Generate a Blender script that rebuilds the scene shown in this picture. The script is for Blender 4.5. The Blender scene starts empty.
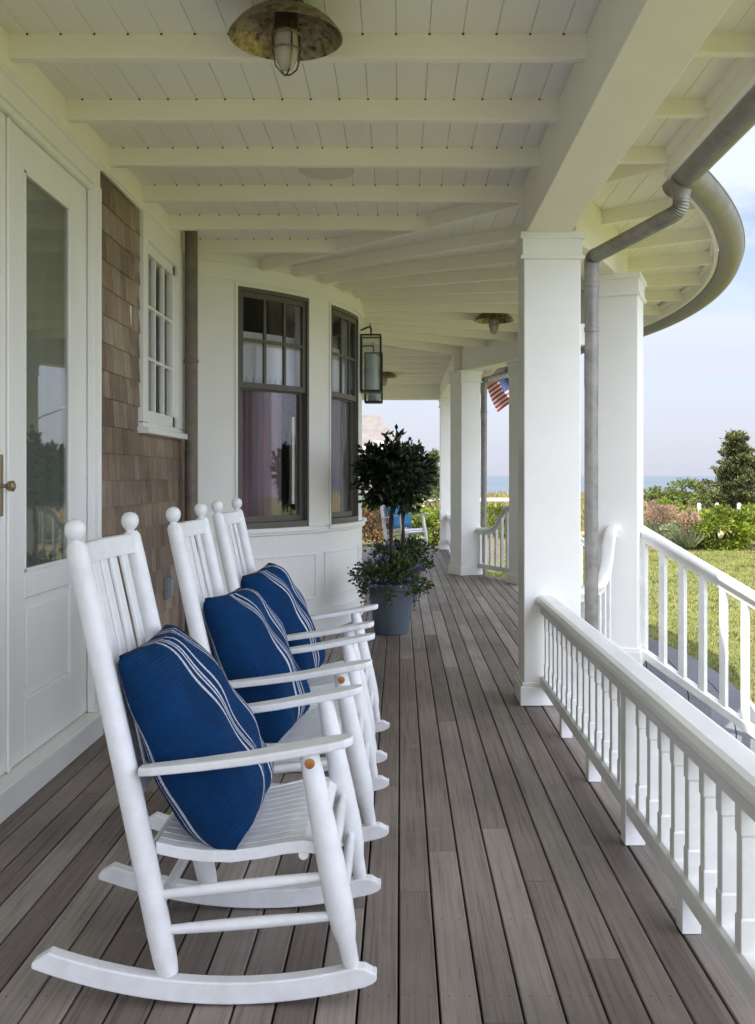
import bpy, math, random
import numpy as np
from mathutils import Vector, Matrix
random.seed(7)
RNG = np.random.default_rng(11)
SC = bpy.context.scene
COL = SC.collection
PI = math.pi
rad = math.radians

# ------------------------------------------------------------------ helpers
ORG = {}

def tag(o, label=None, cat=None, group=None, kind=None):
    if label: o['label'] = label
    if cat: o['category'] = cat
    if group: o['group'] = group
    if kind: o['kind'] = kind
    return o

def thing(name, loc, label, cat, group=None, kind=None):
    o = bpy.data.objects.new(name, None)
    COL.objects.link(o)
    o.empty_display_size = .1
    o.location = loc
    ORG[o.name] = Vector(loc)
    return tag(o, label, cat, group, kind)

class MB:
    def __init__(self):
        self.v = []; self.f = []; self.s = []
    def add(self, vs, fs, smooth=False):
        n = len(self.v)
        self.v.extend([tuple(p) for p in vs])
        self.f.extend([tuple(i + n for i in f) for f in fs])
        self.s.extend([smooth] * len(fs))
        return self
    def box(self, x0, x1, y0, y1, z0, z1):
        vs = [(x, y, z) for z in (z0, z1) for y in (y0, y1) for x in (x0, x1)]
        return self.add(vs, [(0, 2, 3, 1), (4, 5, 7, 6), (0, 1, 5, 4), (2, 6, 7, 3), (0, 4, 6, 2), (1, 3, 7, 5)])
    def obox(self, c, sx, sy, sz, rz=0, M=None):
        """oriented box, centre c"""
        R = M if M is not None else Matrix.Rotation(rz, 3, 'Z')
        vs = [Vector(c) + R @ Vector((x * sx / 2, y * sy / 2, z * sz / 2)) for z in (-1, 1) for y in (-1, 1) for x in (-1, 1)]
        return self.add(vs, [(0, 2, 3, 1), (4, 5, 7, 6), (0, 1, 5, 4), (2, 6, 7, 3), (0, 4, 6, 2), (1, 3, 7, 5)])
    def loft(self, rings, smooth=False, caps=True, closed=True):
        n = len(rings[0]); vs = [p for r in rings for p in r]; fs = []
        for i in range(len(rings) - 1):
            for j in range(n if closed else n - 1):
                a = i * n + j; b = i * n + (j + 1) % n
                fs.append((a, b, b + n, a + n))
        self.add(vs, fs, smooth)
        if caps and closed:
            base = len(self.v) - len(vs)
            self.f.append(tuple(base + j for j in range(n - 1, -1, -1))); self.s.append(False)
            self.f.append(tuple(base + (len(rings) - 1) * n + j for j in range(n))); self.s.append(False)
        return self
    def sweep(self, prof, path, smooth=False, caps=True, closed=True, cyclic=False):
        """prof [(u,v)]: u to the right of travel, v up. path list of 3-vectors, horizontal frames with mitres."""
        P = [Vector(p) for p in path]; rings = []
        for i, p in enumerate(P):
            a = P[i - 1] if i > 0 else None; b = P[i + 1] if i < len(P) - 1 else None
            d0 = (p - a) if a is not None else None; d1 = (b - p) if b is not None else None
            def hz(d):
                h = Vector((d.x, d.y, 0)); return h.normalized() if h.length > 1e-6 else Vector((1, 0, 0))
            if d0 is None: t = hz(d1); k = 1
            elif d1 is None: t = hz(d0); k = 1
            else:
                h0, h1 = hz(d0), hz(d1); t = (h0 + h1)
                t = t.normalized() if t.length > 1e-6 else h0
                k = 1 / max(.3, t.dot(h0))
            s = Vector((t.y, -t.x, 0)) * k
            rings.append([p + s * u + Vector((0, 0, v)) for u, v in prof])
        return self.loft(rings, smooth, caps, closed)
    def tube(self, path, r, n=12, smooth=True, caps=True):
        P = [Vector(p) for p in path]
        R = r if isinstance(r, (list, tuple)) else [r] * len(P)
        T = []
        for i in range(len(P)):
            d = (P[min(i + 1, len(P) - 1)] - P[max(i - 1, 0)])
            T.append(d.normalized() if d.length > 1e-9 else Vector((0, 0, 1)))
        ref = Vector((0, 0, 1)) if abs(T[0].z) < .9 else Vector((0, 1, 0))
        s = T[0].cross(ref).normalized(); rings = []
        for i in range(len(P)):
            s = (s - T[i] * s.dot(T[i])).normalized()
            u = T[i].cross(s)
            rings.append([P[i] + (s * math.cos(2 * PI * j / n) + u * math.sin(2 * PI * j / n)) * R[i] for j in range(n)])
        return self.loft(rings, smooth, caps)
    def lathe(self, prof, c=(0, 0, 0), n=24, smooth=True, caps=False):
        rings = [[(c[0] + r * math.cos(2 * PI * j / n), c[1] + r * math.sin(2 * PI * j / n), c[2] + z) for j in range(n)] for r, z in prof]
        return self.loft(rings, smooth, caps)
    def prism(self, pts, z0, z1):
        n = len(pts)
        vs = [(x, y, z0) for x, y in pts] + [(x, y, z1) for x, y in pts]
        fs = [tuple(range(n - 1, -1, -1)), tuple(range(n, 2 * n))] + [(j, (j + 1) % n, n + (j + 1) % n, n + j) for j in range(n)]
        return self.add(vs, fs)
    def build(self, name, mat, parent=None, bev=0, seg=1, label=None, local=False, fix=True):
        o0 = Vector((0, 0, 0))
        if parent is not None and not local: o0 = ORG[parent.name]
        elif parent is None and not local and self.v:
            a = np.array(self.v); o0 = Vector(((a[:, 0].min() + a[:, 0].max()) / 2, (a[:, 1].min() + a[:, 1].max()) / 2, a[:, 2].min()))
        me = bpy.data.meshes.new(name)
        me.from_pydata([(x - o0.x, y - o0.y, z - o0.z) for x, y, z in self.v], [], self.f)
        me.polygons.foreach_set('use_smooth', self.s)
        if fix:
            import bmesh
            b = bmesh.new(); b.from_mesh(me)
            bmesh.ops.recalc_face_normals(b, faces=b.faces); b.to_mesh(me); b.free()
        if any(self.s): me.set_sharp_from_angle(angle=rad(38))
        me.materials.append(mat)
        ob = bpy.data.objects.new(name, me); COL.objects.link(ob)
        if parent is not None:
            ob.parent = parent; ORG[ob.name] = o0
        else:
            ob.location = o0; ORG[ob.name] = o0
        if bev:
            m = ob.modifiers.new('bevel', 'BEVEL'); m.width = bev; m.segments = seg; m.limit_method = 'ANGLE'; m.angle_limit = rad(40)
        if label: ob['label'] = label
        return ob

def copy_tree(o, parent=None):
    c = o.copy(); COL.objects.link(c)
    if parent is not None: c.parent = parent
    for ch in list(o.children): copy_tree(ch, c)
    return c

# ------------------------------------------------------------------ materials
def new_mat(name):
    m = bpy.data.materials.new(name); m.use_nodes = True
    nt = m.node_tree; nt.nodes.clear()
    out = nt.nodes.new('ShaderNodeOutputMaterial')
    b = nt.nodes.new('ShaderNodeBsdfPrincipled')
    nt.links.new(b.outputs[0], out.inputs[0])
    return m, nt, b, out

def N(nt, t, **kw):
    n = nt.nodes.new(t)
    for k, v in kw.items():
        if k in ('op', 'operation'): n.operation = v
        else: setattr(n, k, v)
    return n

def noise(nt, scale, vscale=(1, 1, 1), detail=4, rough=.55, dist=0, coord='Object', rot=(0, 0, 0)):
    tc = N(nt, 'ShaderNodeTexCoord'); mp = N(nt, 'ShaderNodeMapping')
    mp.inputs['Scale'].default_value = vscale; mp.inputs['Rotation'].default_value = rot
    nt.links.new(tc.outputs[coord], mp.inputs[0])
    n = N(nt, 'ShaderNodeTexNoise'); n.inputs['Scale'].default_value = scale
    n.inputs['Detail'].default_value = detail; n.inputs['Roughness'].default_value = rough; n.inputs['Distortion'].default_value = dist
    nt.links.new(mp.outputs[0], n.inputs['Vector'])
    return n

def ramp(nt, fac, stops):
    r = N(nt, 'ShaderNodeValToRGB'); e = r.color_ramp.elements
    while len(e) < len(stops): e.new(.5)
    for i, (p, c) in enumerate(stops):
        e[i].position = p; e[i].color = (*c, 1) if len(c) == 3 else c
    nt.links.new(fac, r.inputs[0]); return r

def mix(nt, fac, a, b, mode='MIX'):
    m = N(nt, 'ShaderNodeMix', data_type='RGBA', blend_type=mode)
    for sock, val in ((m.inputs[0], fac), (m.inputs[6], a), (m.inputs[7], b)):
        if hasattr(val, 'links') or isinstance(val, bpy.types.NodeSocket): nt.links.new(val, sock)
        elif isinstance(val, (int, float)): sock.default_value = val
        else: sock.default_value = (*val, 1)
    return m.outputs[2]

def bump(nt, b, h, strength=.2, dist=.002):
    n = N(nt, 'ShaderNodeBump'); n.inputs['Strength'].default_value = strength; n.inputs['Distance'].default_value = dist
    nt.links.new(h, n.inputs['Height']); nt.links.new(n.outputs[0], b.inputs['Normal']); return n

def paint(name, c, rough=.45, dirt=.10, grain=(1, 1, 1), bs=.25, dirtcol=None, scale=3):
    m, nt, b, o = new_mat(name)
    n = noise(nt, scale, grain, 6, .65)
    d = dirtcol or tuple(x * (1 - dirt * 2.2) for x in c)
    r = ramp(nt, n.outputs['Fac'], [(.35, c), (.75, tuple(c[i] * (1 - .5) + d[i] * .5 for i in range(3)))])
    nt.links.new(r.outputs[0], b.inputs['Base Color'])
    b.inputs['Roughness'].default_value = rough
    n2 = noise(nt, 60, grain, 3, .6)
    bump(nt, b, n2.outputs['Fac'], bs, .0015)
    return m

M = {}
M['trim'] = paint('white_trim', (.84, .835, .81), .42, .05)
M['wall'] = paint('white_wall', (.83, .825, .79), .5, .05)
M['ceil'] = paint('cream_ceiling', (.84, .82, .76), .5, .06, (1, .3, 1))
M['joist'] = paint('cream_joist', (.87, .84, .745), .5, .05)
def scuff(m, col, scale, lo, amt):
    nt = m.node_tree; b = [n for n in nt.nodes if n.type == 'BSDF_PRINCIPLED'][0]; src = b.inputs['Base Color'].links[0].from_socket
    n = noise(nt, scale, (1, 1, 1), 8, .78); r = ramp(nt, n.outputs['Fac'], [(lo, (0, 0, 0)), (lo + .05, (amt,) * 3)])
    nt.links.new(mix(nt, r.outputs[0], src, col), b.inputs['Base Color'])
M['chair'] = paint('chair_white', (.80, .81, .84), .38, .10, (1, 1, 1), .45, (.55, .54, .52), 14)
M['rail'] = paint('rail_white', (.80, .80, .79), .42, .09, (1, .25, 1), .4, (.5, .49, .47), 8)

scuff(M['chair'], (.42, .39, .34), 16, .66, .55); scuff(M['rail'], (.45, .43, .38), 9, .66, .5); scuff(M['trim'], (.55, .52, .45), 5, .68, .4)
def island_wood(name, cols, axis='Y', rough=.75, gscale=14, stain=.35):
    m, nt, b, o = new_mat(name)
    geo = N(nt, 'ShaderNodeNewGeometry')
    r = ramp(nt, geo.outputs['Random Per Island'], [(i / (len(cols) - 1), c) for i, c in enumerate(cols)])
    sc = {'Y': (1, .022, 1), 'X': (.05, 1, 1), 'Z': (1, 1, .06)}[axis]
    # shift the grain per board
    tc = N(nt, 'ShaderNodeTexCoord'); mp = N(nt, 'ShaderNodeMapping'); mp.inputs['Scale'].default_value = sc
    cx = N(nt, 'ShaderNodeCombineXYZ'); ml = N(nt, 'ShaderNodeMath', op='MULTIPLY'); ml.inputs[1].default_value = 37.0
    nt.links.new(geo.outputs['Random Per Island'], ml.inputs[0])
    for k in range(3): nt.links.new(ml.outputs[0], cx.inputs[k])
    nt.links.new(cx.outputs[0], mp.inputs['Location']); nt.links.new(tc.outputs['Object'], mp.inputs[0])
    g = N(nt, 'ShaderNodeTexNoise'); g.inputs['Scale'].default_value = gscale * 5.5; g.inputs['Detail'].default_value = 6; g.inputs['Roughness'].default_value = .7
    g.inputs['Distortion'].default_value = .6
    nt.links.new(mp.outputs[0], g.inputs['Vector'])
    gr = ramp(nt, g.outputs['Fac'], [(.30, (.60, .59, .58)), (.5, (1, 1, 1)), (.75, (1.15, 1.14, 1.13))])
    c1 = mix(nt, 1, r.outputs[0], gr.outputs[0], 'MULTIPLY')
    w = noise(nt, 1.7, (1, .6, 1), 5, .6)
    wr = ramp(nt, w.outputs['Fac'], [(.3, (1 - stain,) * 3), (.6, (1.05,) * 3)])
    c2 = mix(nt, 1, c1, wr.outputs[0], 'MULTIPLY')
    nt.links.new(c2, b.inputs['Base Color'])
    b.inputs['Roughness'].default_value = rough
    rr = ramp(nt, g.outputs['Fac'], [(.3, (rough + .1,) * 3), (.7, (rough - .15,) * 3)])
    nt.links.new(rr.outputs[0], b.inputs['Roughness'])
    bump(nt, b, g.outputs['Fac'], .35, .0012)
    return m
M['deck'] = island_wood('weathered_deck', [(.20, .158, .136), (.285, .242, .215), (.145, .110, .094), (.37, .325, .292), (.225, .180, .155), (.17, .132, .115), (.31, .265, .235)], 'Y', .56, 16, .42)
def deck_screws(m):
    nt = m.node_tree; b = [n for n in nt.nodes if n.type == 'BSDF_PRINCIPLED'][0]
    g = N(nt, 'ShaderNodeNewGeometry'); sp = N(nt, 'ShaderNodeSeparateXYZ'); nt.links.new(g.outputs['Position'], sp.inputs[0])
    def cell(sock, off, per, centre, scale):
        a = N(nt, 'ShaderNodeMath', op='SUBTRACT'); nt.links.new(sock, a.inputs[0]); a.inputs[1].default_value = off
        d = N(nt, 'ShaderNodeMath', op='DIVIDE'); nt.links.new(a.outputs[0], d.inputs[0]); d.inputs[1].default_value = per
        f = N(nt, 'ShaderNodeMath', op='FRACT'); nt.links.new(d.outputs[0], f.inputs[0])
        s_ = N(nt, 'ShaderNodeMath', op='SUBTRACT'); nt.links.new(f.outputs[0], s_.inputs[0]); s_.inputs[1].default_value = centre
        q = N(nt, 'ShaderNodeMath', op='MULTIPLY'); nt.links.new(s_.outputs[0], q.inputs[0]); q.inputs[1].default_value = per
        p = N(nt, 'ShaderNodeMath', op='POWER'); ab = N(nt, 'ShaderNodeMath', op='ABSOLUTE'); nt.links.new(q.outputs[0], ab.inputs[0])
        nt.links.new(ab.outputs[0], p.inputs[0]); p.inputs[1].default_value = 2; return p
    px_ = cell(sp.outputs['X'], -1.84, .0484, .47, 1); py_ = cell(sp.outputs['Y'], .1, .41, .5, 1)
    ad = N(nt, 'ShaderNodeMath', op='ADD'); nt.links.new(px_.outputs[0], ad.inputs[0]); nt.links.new(py_.outputs[0], ad.inputs[1])
    lt = N(nt, 'ShaderNodeMath', op='LESS_THAN'); nt.links.new(ad.outputs[0], lt.inputs[0]); lt.inputs[1].default_value = .0030 ** 2
    src = b.inputs['Base Color'].links[0].from_socket
    ml = N(nt, 'ShaderNodeMath', op='MULTIPLY'); nt.links.new(lt.outputs[0], ml.inputs[0]); ml.inputs[1].default_value = .75
    c = mix(nt, ml.outputs[0], src, (.03, .022, .018)); 
    # scuffs and dried splashes
    n = noise(nt, 5.5, (1, 1, 1), 7, .72); r = ramp(nt, n.outputs['Fac'], [(.60, (0, 0, 0)), (.74, (.32, .32, .32))])
    c2 = mix(nt, r.outputs[0], c, (.42, .39, .37)); nt.links.new(c2, b.inputs['Base Color'])
deck_screws(M['deck'])
M['tread'] = island_wood('stair_tread', [(.10, .105, .12), (.14, .145, .165)], 'X')
M['shingle'] = island_wood('cedar_shingle', [(.24, .17, .12), (.32, .245, .185), (.19, .132, .092), (.36, .29, .23), (.27, .195, .14), (.23, .17, .125)], 'Z', .85, 14, .38)

def plain(name, c, rough=.5, metal=0, **kw):
    m, nt, b, o = new_mat(name)
    b.inputs['Base Color'].default_value = (*c, 1); b.inputs['Roughness'].default_value = rough; b.inputs['Metallic'].default_value = metal
    for k, v in kw.items(): b.inputs[k].default_value = v
    return m

def metal_mat(name, c1, c2, rough=.5, metal=.6, scale=12, bs=.2):
    m, nt, b, o = new_mat(name)
    n = noise(nt, scale, (1, 1, 1), 6, .65)
    r = ramp(nt, n.outputs['Fac'], [(.35, c1), (.68, c2)])
    nt.links.new(r.outputs[0], b.inputs['Base Color']); b.inputs['Metallic'].default_value = metal
    rr = ramp(nt, n.outputs['Fac'], [(.3, (rough - .12,) * 3), (.7, (rough + .15,) * 3)])
    nt.links.new(rr.outputs[0], b.inputs['Roughness'])
    bump(nt, b, n.outputs['Fac'], bs, .002)
    return m
M['gutter'] = metal_mat('aged_zinc', (.19, .18, .17), (.32, .305, .29), .5, .4)
M['pipe_dark'] = metal_mat('aged_copper', (.13, .11, .09), (.22, .19, .155), .6, .3)
M['brass'] = metal_mat('hammered_brass', (.07, .055, .03), (.40, .32, .18), .34, .9, 38, 1.0)
M['brass_dark'] = metal_mat('dark_brass', (.07, .055, .035), (.16, .125, .07), .45, .8, 14)
M['black'] = metal_mat('lantern_black', (.015, .015, .016), (.03, .03, .032), .45, .3)
M['pot'] = metal_mat('pot_glaze', (.08, .105, .135), (.115, .145, .18), .5, 0, 6)
M['soil'] = plain('soil', (.03, .022, .016), .95)
M['taupe'] = paint('taupe_sash', (.105, .095, .082), .5, .08)
M['knob'] = plain('door_brass', (.32, .25, .15), .3, 1)
M['plug'] = metal_mat('wood_plug', (.55, .24, .05), (.20, .07, .02), .6, 0, 60)
M['speaker'] = plain('speaker_cover', (.66, .63, .54), .6)
M['frost'] = plain('frosted_glass', (.42, .40, .36), .25)
M['candle'] = plain('candle_glass', (.75, .78, .80), .3)
M['outlet'] = plain('outlet_grey', (.20, .21, .23), .5)
M['stone'] = metal_mat('paving_stone', (.42, .38, .34), (.55, .51, .46), .8, 0, 9)

def glass(name, tint=(.85, .9, .9), refl=1.0, off=.02):
    m, nt, b, o = new_mat(name); nt.nodes.remove(b)
    fr = N(nt, 'ShaderNodeFresnel'); fr.inputs[0].default_value = 1.55
    tr = N(nt, 'ShaderNodeBsdfTransparent'); tr.inputs[0].default_value = (*tint, 1)
    gl = N(nt, 'ShaderNodeBsdfGlossy'); gl.inputs['Roughness'].default_value = .01
    n = noise(nt, 2.5, (1, 1, 1), 1); bp = N(nt, 'ShaderNodeBump'); bp.inputs['Strength'].default_value = .03; bp.inputs['Distance'].default_value = .02
    nt.links.new(n.outputs['Fac'], bp.inputs['Height']); nt.links.new(bp.outputs[0], gl.inputs['Normal'])
    mm = N(nt, 'ShaderNodeMath', op='MULTIPLY_ADD'); mm.inputs[1].default_value = refl; mm.inputs[2].default_value = off; mm.use_clamp = True
    nt.links.new(fr.outputs[0], mm.inputs[0])
    mx = N(nt, 'ShaderNodeMixShader'); nt.links.new(mm.outputs[0], mx.inputs[0])
    nt.links.new(tr.outputs[0], mx.inputs[1]); nt.links.new(gl.outputs[0], mx.inputs[2]); nt.links.new(mx.outputs[0], o.inputs[0])
    return m
M['glass'] = glass('window_glass', (.98, .98, .98), .15, off=.0)
M['door_glass'] = glass('door_glass', (.97, .985, .975), .75)
M['clear'] = glass('lantern_glass', (.93, .95, .95), 1.0)
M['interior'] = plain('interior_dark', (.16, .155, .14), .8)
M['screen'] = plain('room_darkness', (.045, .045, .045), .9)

def curtain(name, c, c2):
    m, nt, b, o = new_mat(name)
    n = noise(nt, 9, (1, 1, .08), 3, .6)
    r = ramp(nt, n.outputs['Fac'], [(.35, c), (.65, c2)])
    nt.links.new(r.outputs[0], b.inputs['Base Color']); b.inputs['Roughness'].default_value = .8
    return m
M['sheer'] = curtain('sheer_white', (.62, .66, .74), (.48, .52, .6))
M['door_sheer'] = curtain('door_sheer', (.50, .52, .45), (.34, .36, .30))
M['rose'] = curtain('rose_reflection', (.24, .145, .15), (.11, .085, .11))

def pillow_mat():
    m, nt, b, o = new_mat('navy_stripe')
    tc = N(nt, 'ShaderNodeTexCoord'); sp = N(nt, 'ShaderNodeSeparateXYZ'); nt.links.new(tc.outputs['UV'], sp.inputs[0])
    wob = noise(nt, 140, (1, 1, 1), 2)
    wv = N(nt, 'ShaderNodeMath', op='MULTIPLY_ADD'); wv.inputs[1].default_value = .004; wv.inputs[2].default_value = -.002
    nt.links.new(wob.outputs['Fac'], wv.inputs[0])
    xx = N(nt, 'ShaderNodeMath', op='ADD'); nt.links.new(sp.outputs['X'], xx.inputs[0]); nt.links.new(wv.outputs[0], xx.inputs[1])
    tot = None
    for c, w in ((2.06, .009), (2.09, .004), (2.5, .01), (2.56, .006), (.335, .013), (.395, .0078), (.425, .0078), (.485, .008), (.70, .010), (.745, .006), (.77, .006), (.82, .006)):
        a = N(nt, 'ShaderNodeMath', op='SUBTRACT'); a.inputs[1].default_value = c; nt.links.new(xx.outputs[0], a.inputs[0])
        ab = N(nt, 'ShaderNodeMath', op='ABSOLUTE'); nt.links.new(a.outputs[0], ab.inputs[0])
        l = N(nt, 'ShaderNodeMath', op='LESS_THAN'); l.inputs[1].default_value = w; nt.links.new(ab.outputs[0], l.inputs[0])
        if tot is None: tot = l
        else:
            s = N(nt, 'ShaderNodeMath', op='MAXIMUM'); nt.links.new(tot.outputs[0], s.inputs[0]); nt.links.new(l.outputs[0], s.inputs[1]); tot = s
    n = noise(nt, 7, (1, 1, 1), 4)
    base = ramp(nt, n.outputs['Fac'], [(.3, (.002, .028, .098)), (.7, (.003, .045, .15))])
    rb = N(nt, 'ShaderNodeTexWave', wave_type='BANDS', bands_direction='Y'); rb.inputs['Scale'].default_value = 17; rb.inputs['Distortion'].default_value = .6; rb.inputs['Detail'].default_value = 1
    nt.links.new(tc.outputs['UV'], rb.inputs['Vector'])
    # knit
    wave = N(nt, 'ShaderNodeTexVoronoi'); wave.inputs['Scale'].default_value = 330; nt.links.new(tc.outputs['Object'], wave.inputs['Vector'])
    kn = ramp(nt, wave.outputs['Distance'], [(.0, (1.15,) * 3), (.7, (.72,) * 3)])
    c0 = mix(nt, 1, base.outputs[0], kn.outputs[0], 'MULTIPLY')
    knw = ramp(nt, wave.outputs['Distance'], [(.0, (.72, .74, .78)), (.8, (.38, .41, .5))])
    c = mix(nt, tot.outputs[0], c0, knw.outputs[0])
    nt.links.new(c, b.inputs['Base Color']); b.inputs['Roughness'].default_value = .9
    b.inputs['Specular IOR Level'].default_value = .15
    hsum = N(nt, 'ShaderNodeMath', op='ADD'); nt.links.new(wave.outputs['Distance'], hsum.inputs[0]); nt.links.new(rb.outputs['Fac'], hsum.inputs[1])
    bump(nt, b, hsum.outputs[0], .6, .0028)
    return m
M['pillow'] = pillow_mat()
M['pillow_far'] = plain('blue_cushion', (.03, .16, .33), .85)

def leaf_mat(name, cols, rough=.5, trans=.35):
    m, nt, b, o = new_mat(name)
    geo = N(nt, 'ShaderNodeNewGeometry')
    r = ramp(nt, geo.outputs['Random Per Island'], [(i / max(1, len(cols) - 1), c) for i, c in enumerate(cols)])
    n = noise(nt, 1.4, (1, 1, 1), 3)
    v = ramp(nt, n.outputs['Fac'], [(.32, (.6, .6, .6)), (.66, (1.35, 1.28, 1.1))])
    c = mix(nt, 1, r.outputs[0], v.outputs[0], 'MULTIPLY')
    nt.links.new(c, b.inputs['Base Color']); b.inputs['Roughness'].default_value = rough
    t = N(nt, 'ShaderNodeBsdfTranslucent'); nt.links.new(c, t.inputs[0])
    mx = N(nt, 'ShaderNodeMixShader'); mx.inputs[0].default_value = trans
    nt.links.new(b.outputs[0], mx.inputs[1]); nt.links.new(t.outputs[0], mx.inputs[2]); nt.links.new(mx.outputs[0], o.inputs[0])
    return m
M['leaf_dark'] = leaf_mat('bay_leaf', [(.008, .016, .007), (.018, .034, .012), (.04, .07, .022)], .34, .12)
M['leaf_under'] = leaf_mat('trailing_leaf', [(.02, .045, .012), (.045, .085, .022), (.11, .15, .05)], .5, .25)
M['leaf_hedge'] = leaf_mat('hydrangea_leaf', [(.07, .12, .012), (.18, .24, .025), (.32, .38, .06)], .5, .35)
M['leaf_olive'] = leaf_mat('bayberry_leaf', [(.07, .10, .025), (.11, .15, .035), (.17, .20, .05)], .6, .3)
M['leaf_cedar'] = leaf_mat('cedar_needle', [(.025, .036, .012), (.07, .085, .025), (.15, .155, .045)], .7, .15)
M['plume'] = leaf_mat('pink_plume', [(.30, .19, .13), (.42, .29, .21), (.50, .38, .28)], .8, .35)
M['sage'] = leaf_mat('sage_blade', [(.14, .18, .10), (.22, .26, .15), (.30, .33, .2)], .8, .3)
M['bronze'] = leaf_mat('bronze_leaf', [(.11, .05, .03), (.16, .08, .04), (.10, .10, .03)], .7, .3)
M['blade'] = leaf_mat('lawn_blade', [(.115, .145, .028), (.16, .18, .04), (.20, .205, .055), (.24, .225, .08)], .8, .3)
M['dune_blade'] = leaf_mat('dune_blade', [(.20, .18, .06), (.28, .24, .10), (.16, .17, .05)], .8, .3)
M['flower'] = leaf_mat('violet_petal', [(.10, .06, .42), (.22, .12, .55), (.45, .35, .6)], .6, .3)
M['bark'] = metal_mat('bark', (.035, .026, .018), (.08, .06, .045), .9, 0, 20)

def lawn_mat():
    m, nt, b, o = new_mat('lawn_ground')
    n = noise(nt, .5, (1, 1, 1), 6, .6); n2 = noise(nt, 22, (1, 1, 1), 5, .75)
    r = ramp(nt, n.outputs['Fac'], [(.3, (.13, .155, .035)), (.5, (.175, .185, .05)), (.72, (.225, .21, .075))])
    r2 = ramp(nt, n2.outputs['Fac'], [(.3, (.55,) * 3), (.7, (1.3,) * 3)])
    c = mix(nt, 1, r.outputs[0], r2.outputs[0], 'MULTIPLY')
    nt.links.new(c, b.inputs['Base Color']); b.inputs['Roughness'].default_value = .95
    bump(nt, b, n2.outputs['Fac'], .8, .05)
    return m
M['lawn'] = lawn_mat()
def dune_mat():
    m, nt, b, o = new_mat('dune_ground')
    n = noise(nt, .35, (1, 2.5, 1), 7, .65)
    r = ramp(nt, n.outputs['Fac'], [(.3, (.13, .15, .04)), (.5, (.24, .20, .08)), (.62, (.33, .26, .13)), (.78, (.16, .18, .05))])
    nt.links.new(r.outputs[0], b.inputs['Base Color']); b.inputs['Roughness'].default_value = .95
    bump(nt, b, n.outputs['Fac'], 1, .3)
    return m
M['dune'] = dune_mat()
def sea_mat():
    m, nt, b, o = new_mat('sea_water')
    n = noise(nt, .004, (1, 6, 1), 4, .6)
    r = ramp(nt, n.outputs['Fac'], [(.35, (.06, .085, .115)), (.65, (.10, .125, .15))])
    nt.links.new(r.outputs[0], b.inputs['Base Color']); b.inputs['Roughness'].default_value = .35
    n2 = noise(nt, .25, (1, 3, 1), 6, .7); bump(nt, b, n2.outputs['Fac'], .6, .6)
    return m
M['sea'] = sea_mat()
M['mulch'] = metal_mat('mulch', (.07, .045, .03), (.20, .13, .085), .95, 0, 9)

# ------------------------------------------------------------------ layout numbers
ZC = 2.88            # ceiling boards
JB = 2.79            # joist underside
HB = 2.576           # header underside
WX = -1.44           # face of the straight house wall
BC = Vector((-2.6, 9.0)); BR = 2.25      # bay
RC = Vector((-5.1, 9.0)); RH = 6.93      # circle of the rounded porch
RE = 7.61            # fascia circle
EX = 1.345           # straight fascia
RD = 7.03            # deck edge circle
DX = 1.06            # straight deck edge
Y0, Y1 = -3.2, 17.2

def arc(c, r, a0, a1, n, z=0):
    return [Vector((c.x + r * math.cos(rad(a0 + (a1 - a0) * i / n)), c.y + r * math.sin(rad(a0 + (a1 - a0) * i / n)), z)) for i in range(n + 1)]
def circ_y(c, r, x):
    d = r * r - (x - c.x) ** 2
    return math.sqrt(d) if d > 0 else 0
def ang_at(r, x):   # angle on RC circle where X = x
    return math.degrees(math.acos((x - RC.x) / r))

# ------------------------------------------------------------------ deck
def strips(x0, x1, pitch, gap, fn, body):
    x = x0
    while x < x1:
        rng = fn(x + pitch / 2)
        if rng: body(x, x + pitch - gap, rng[0], rng[1])
        x += pitch

deck = MB()
def deck_rng(x):
    if x < DX: return (Y0, Y1)
    h = circ_y(RC, RD, x)
    return (9 - h, 9 + h) if h > .05 else None
def deck_board(xa, xb, ya, yb):
    y = ya + (random.random() * 2.6 if yb - ya > 5 else 0)
    cuts = [ya]
    while y < yb - .6:
        if y - cuts[-1] > .5: cuts.append(y)
        y += random.uniform(2.2, 4.2)
    cuts.append(yb)
    c = .0028; zt = random.uniform(-.0012, .0008)
    for a, b_ in zip(cuts[:-1], cuts[1:]):
        a2, b2 = a + .0012, b_ - .0012
        pr = [(xa, -.03), (xb, -.03), (xb, zt - c), (xb - c, zt), (xa + c, zt), (xa, zt - c)]
        deck.loft([[(x, yy, z) for x, z in pr] for yy in (a2, b2)])
strips(WX - .0 - .97 * 0 + 0 - .4, 2.0, .0968, .0058, deck_rng, deck_board)
tag(deck.build('deck', M['deck'], fix=True), 'weathered grey brown plank deck running the length of the porch', 'deck', kind='structure')
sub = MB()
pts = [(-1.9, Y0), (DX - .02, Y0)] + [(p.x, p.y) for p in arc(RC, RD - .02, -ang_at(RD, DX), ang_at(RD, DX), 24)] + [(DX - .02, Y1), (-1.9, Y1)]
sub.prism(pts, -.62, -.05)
tag(sub.build('deck_base', plain('deck_shadow', (.02, .018, .016), .9)), 'dark framing under the porch deck', 'deck framing', kind='structure')

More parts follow.
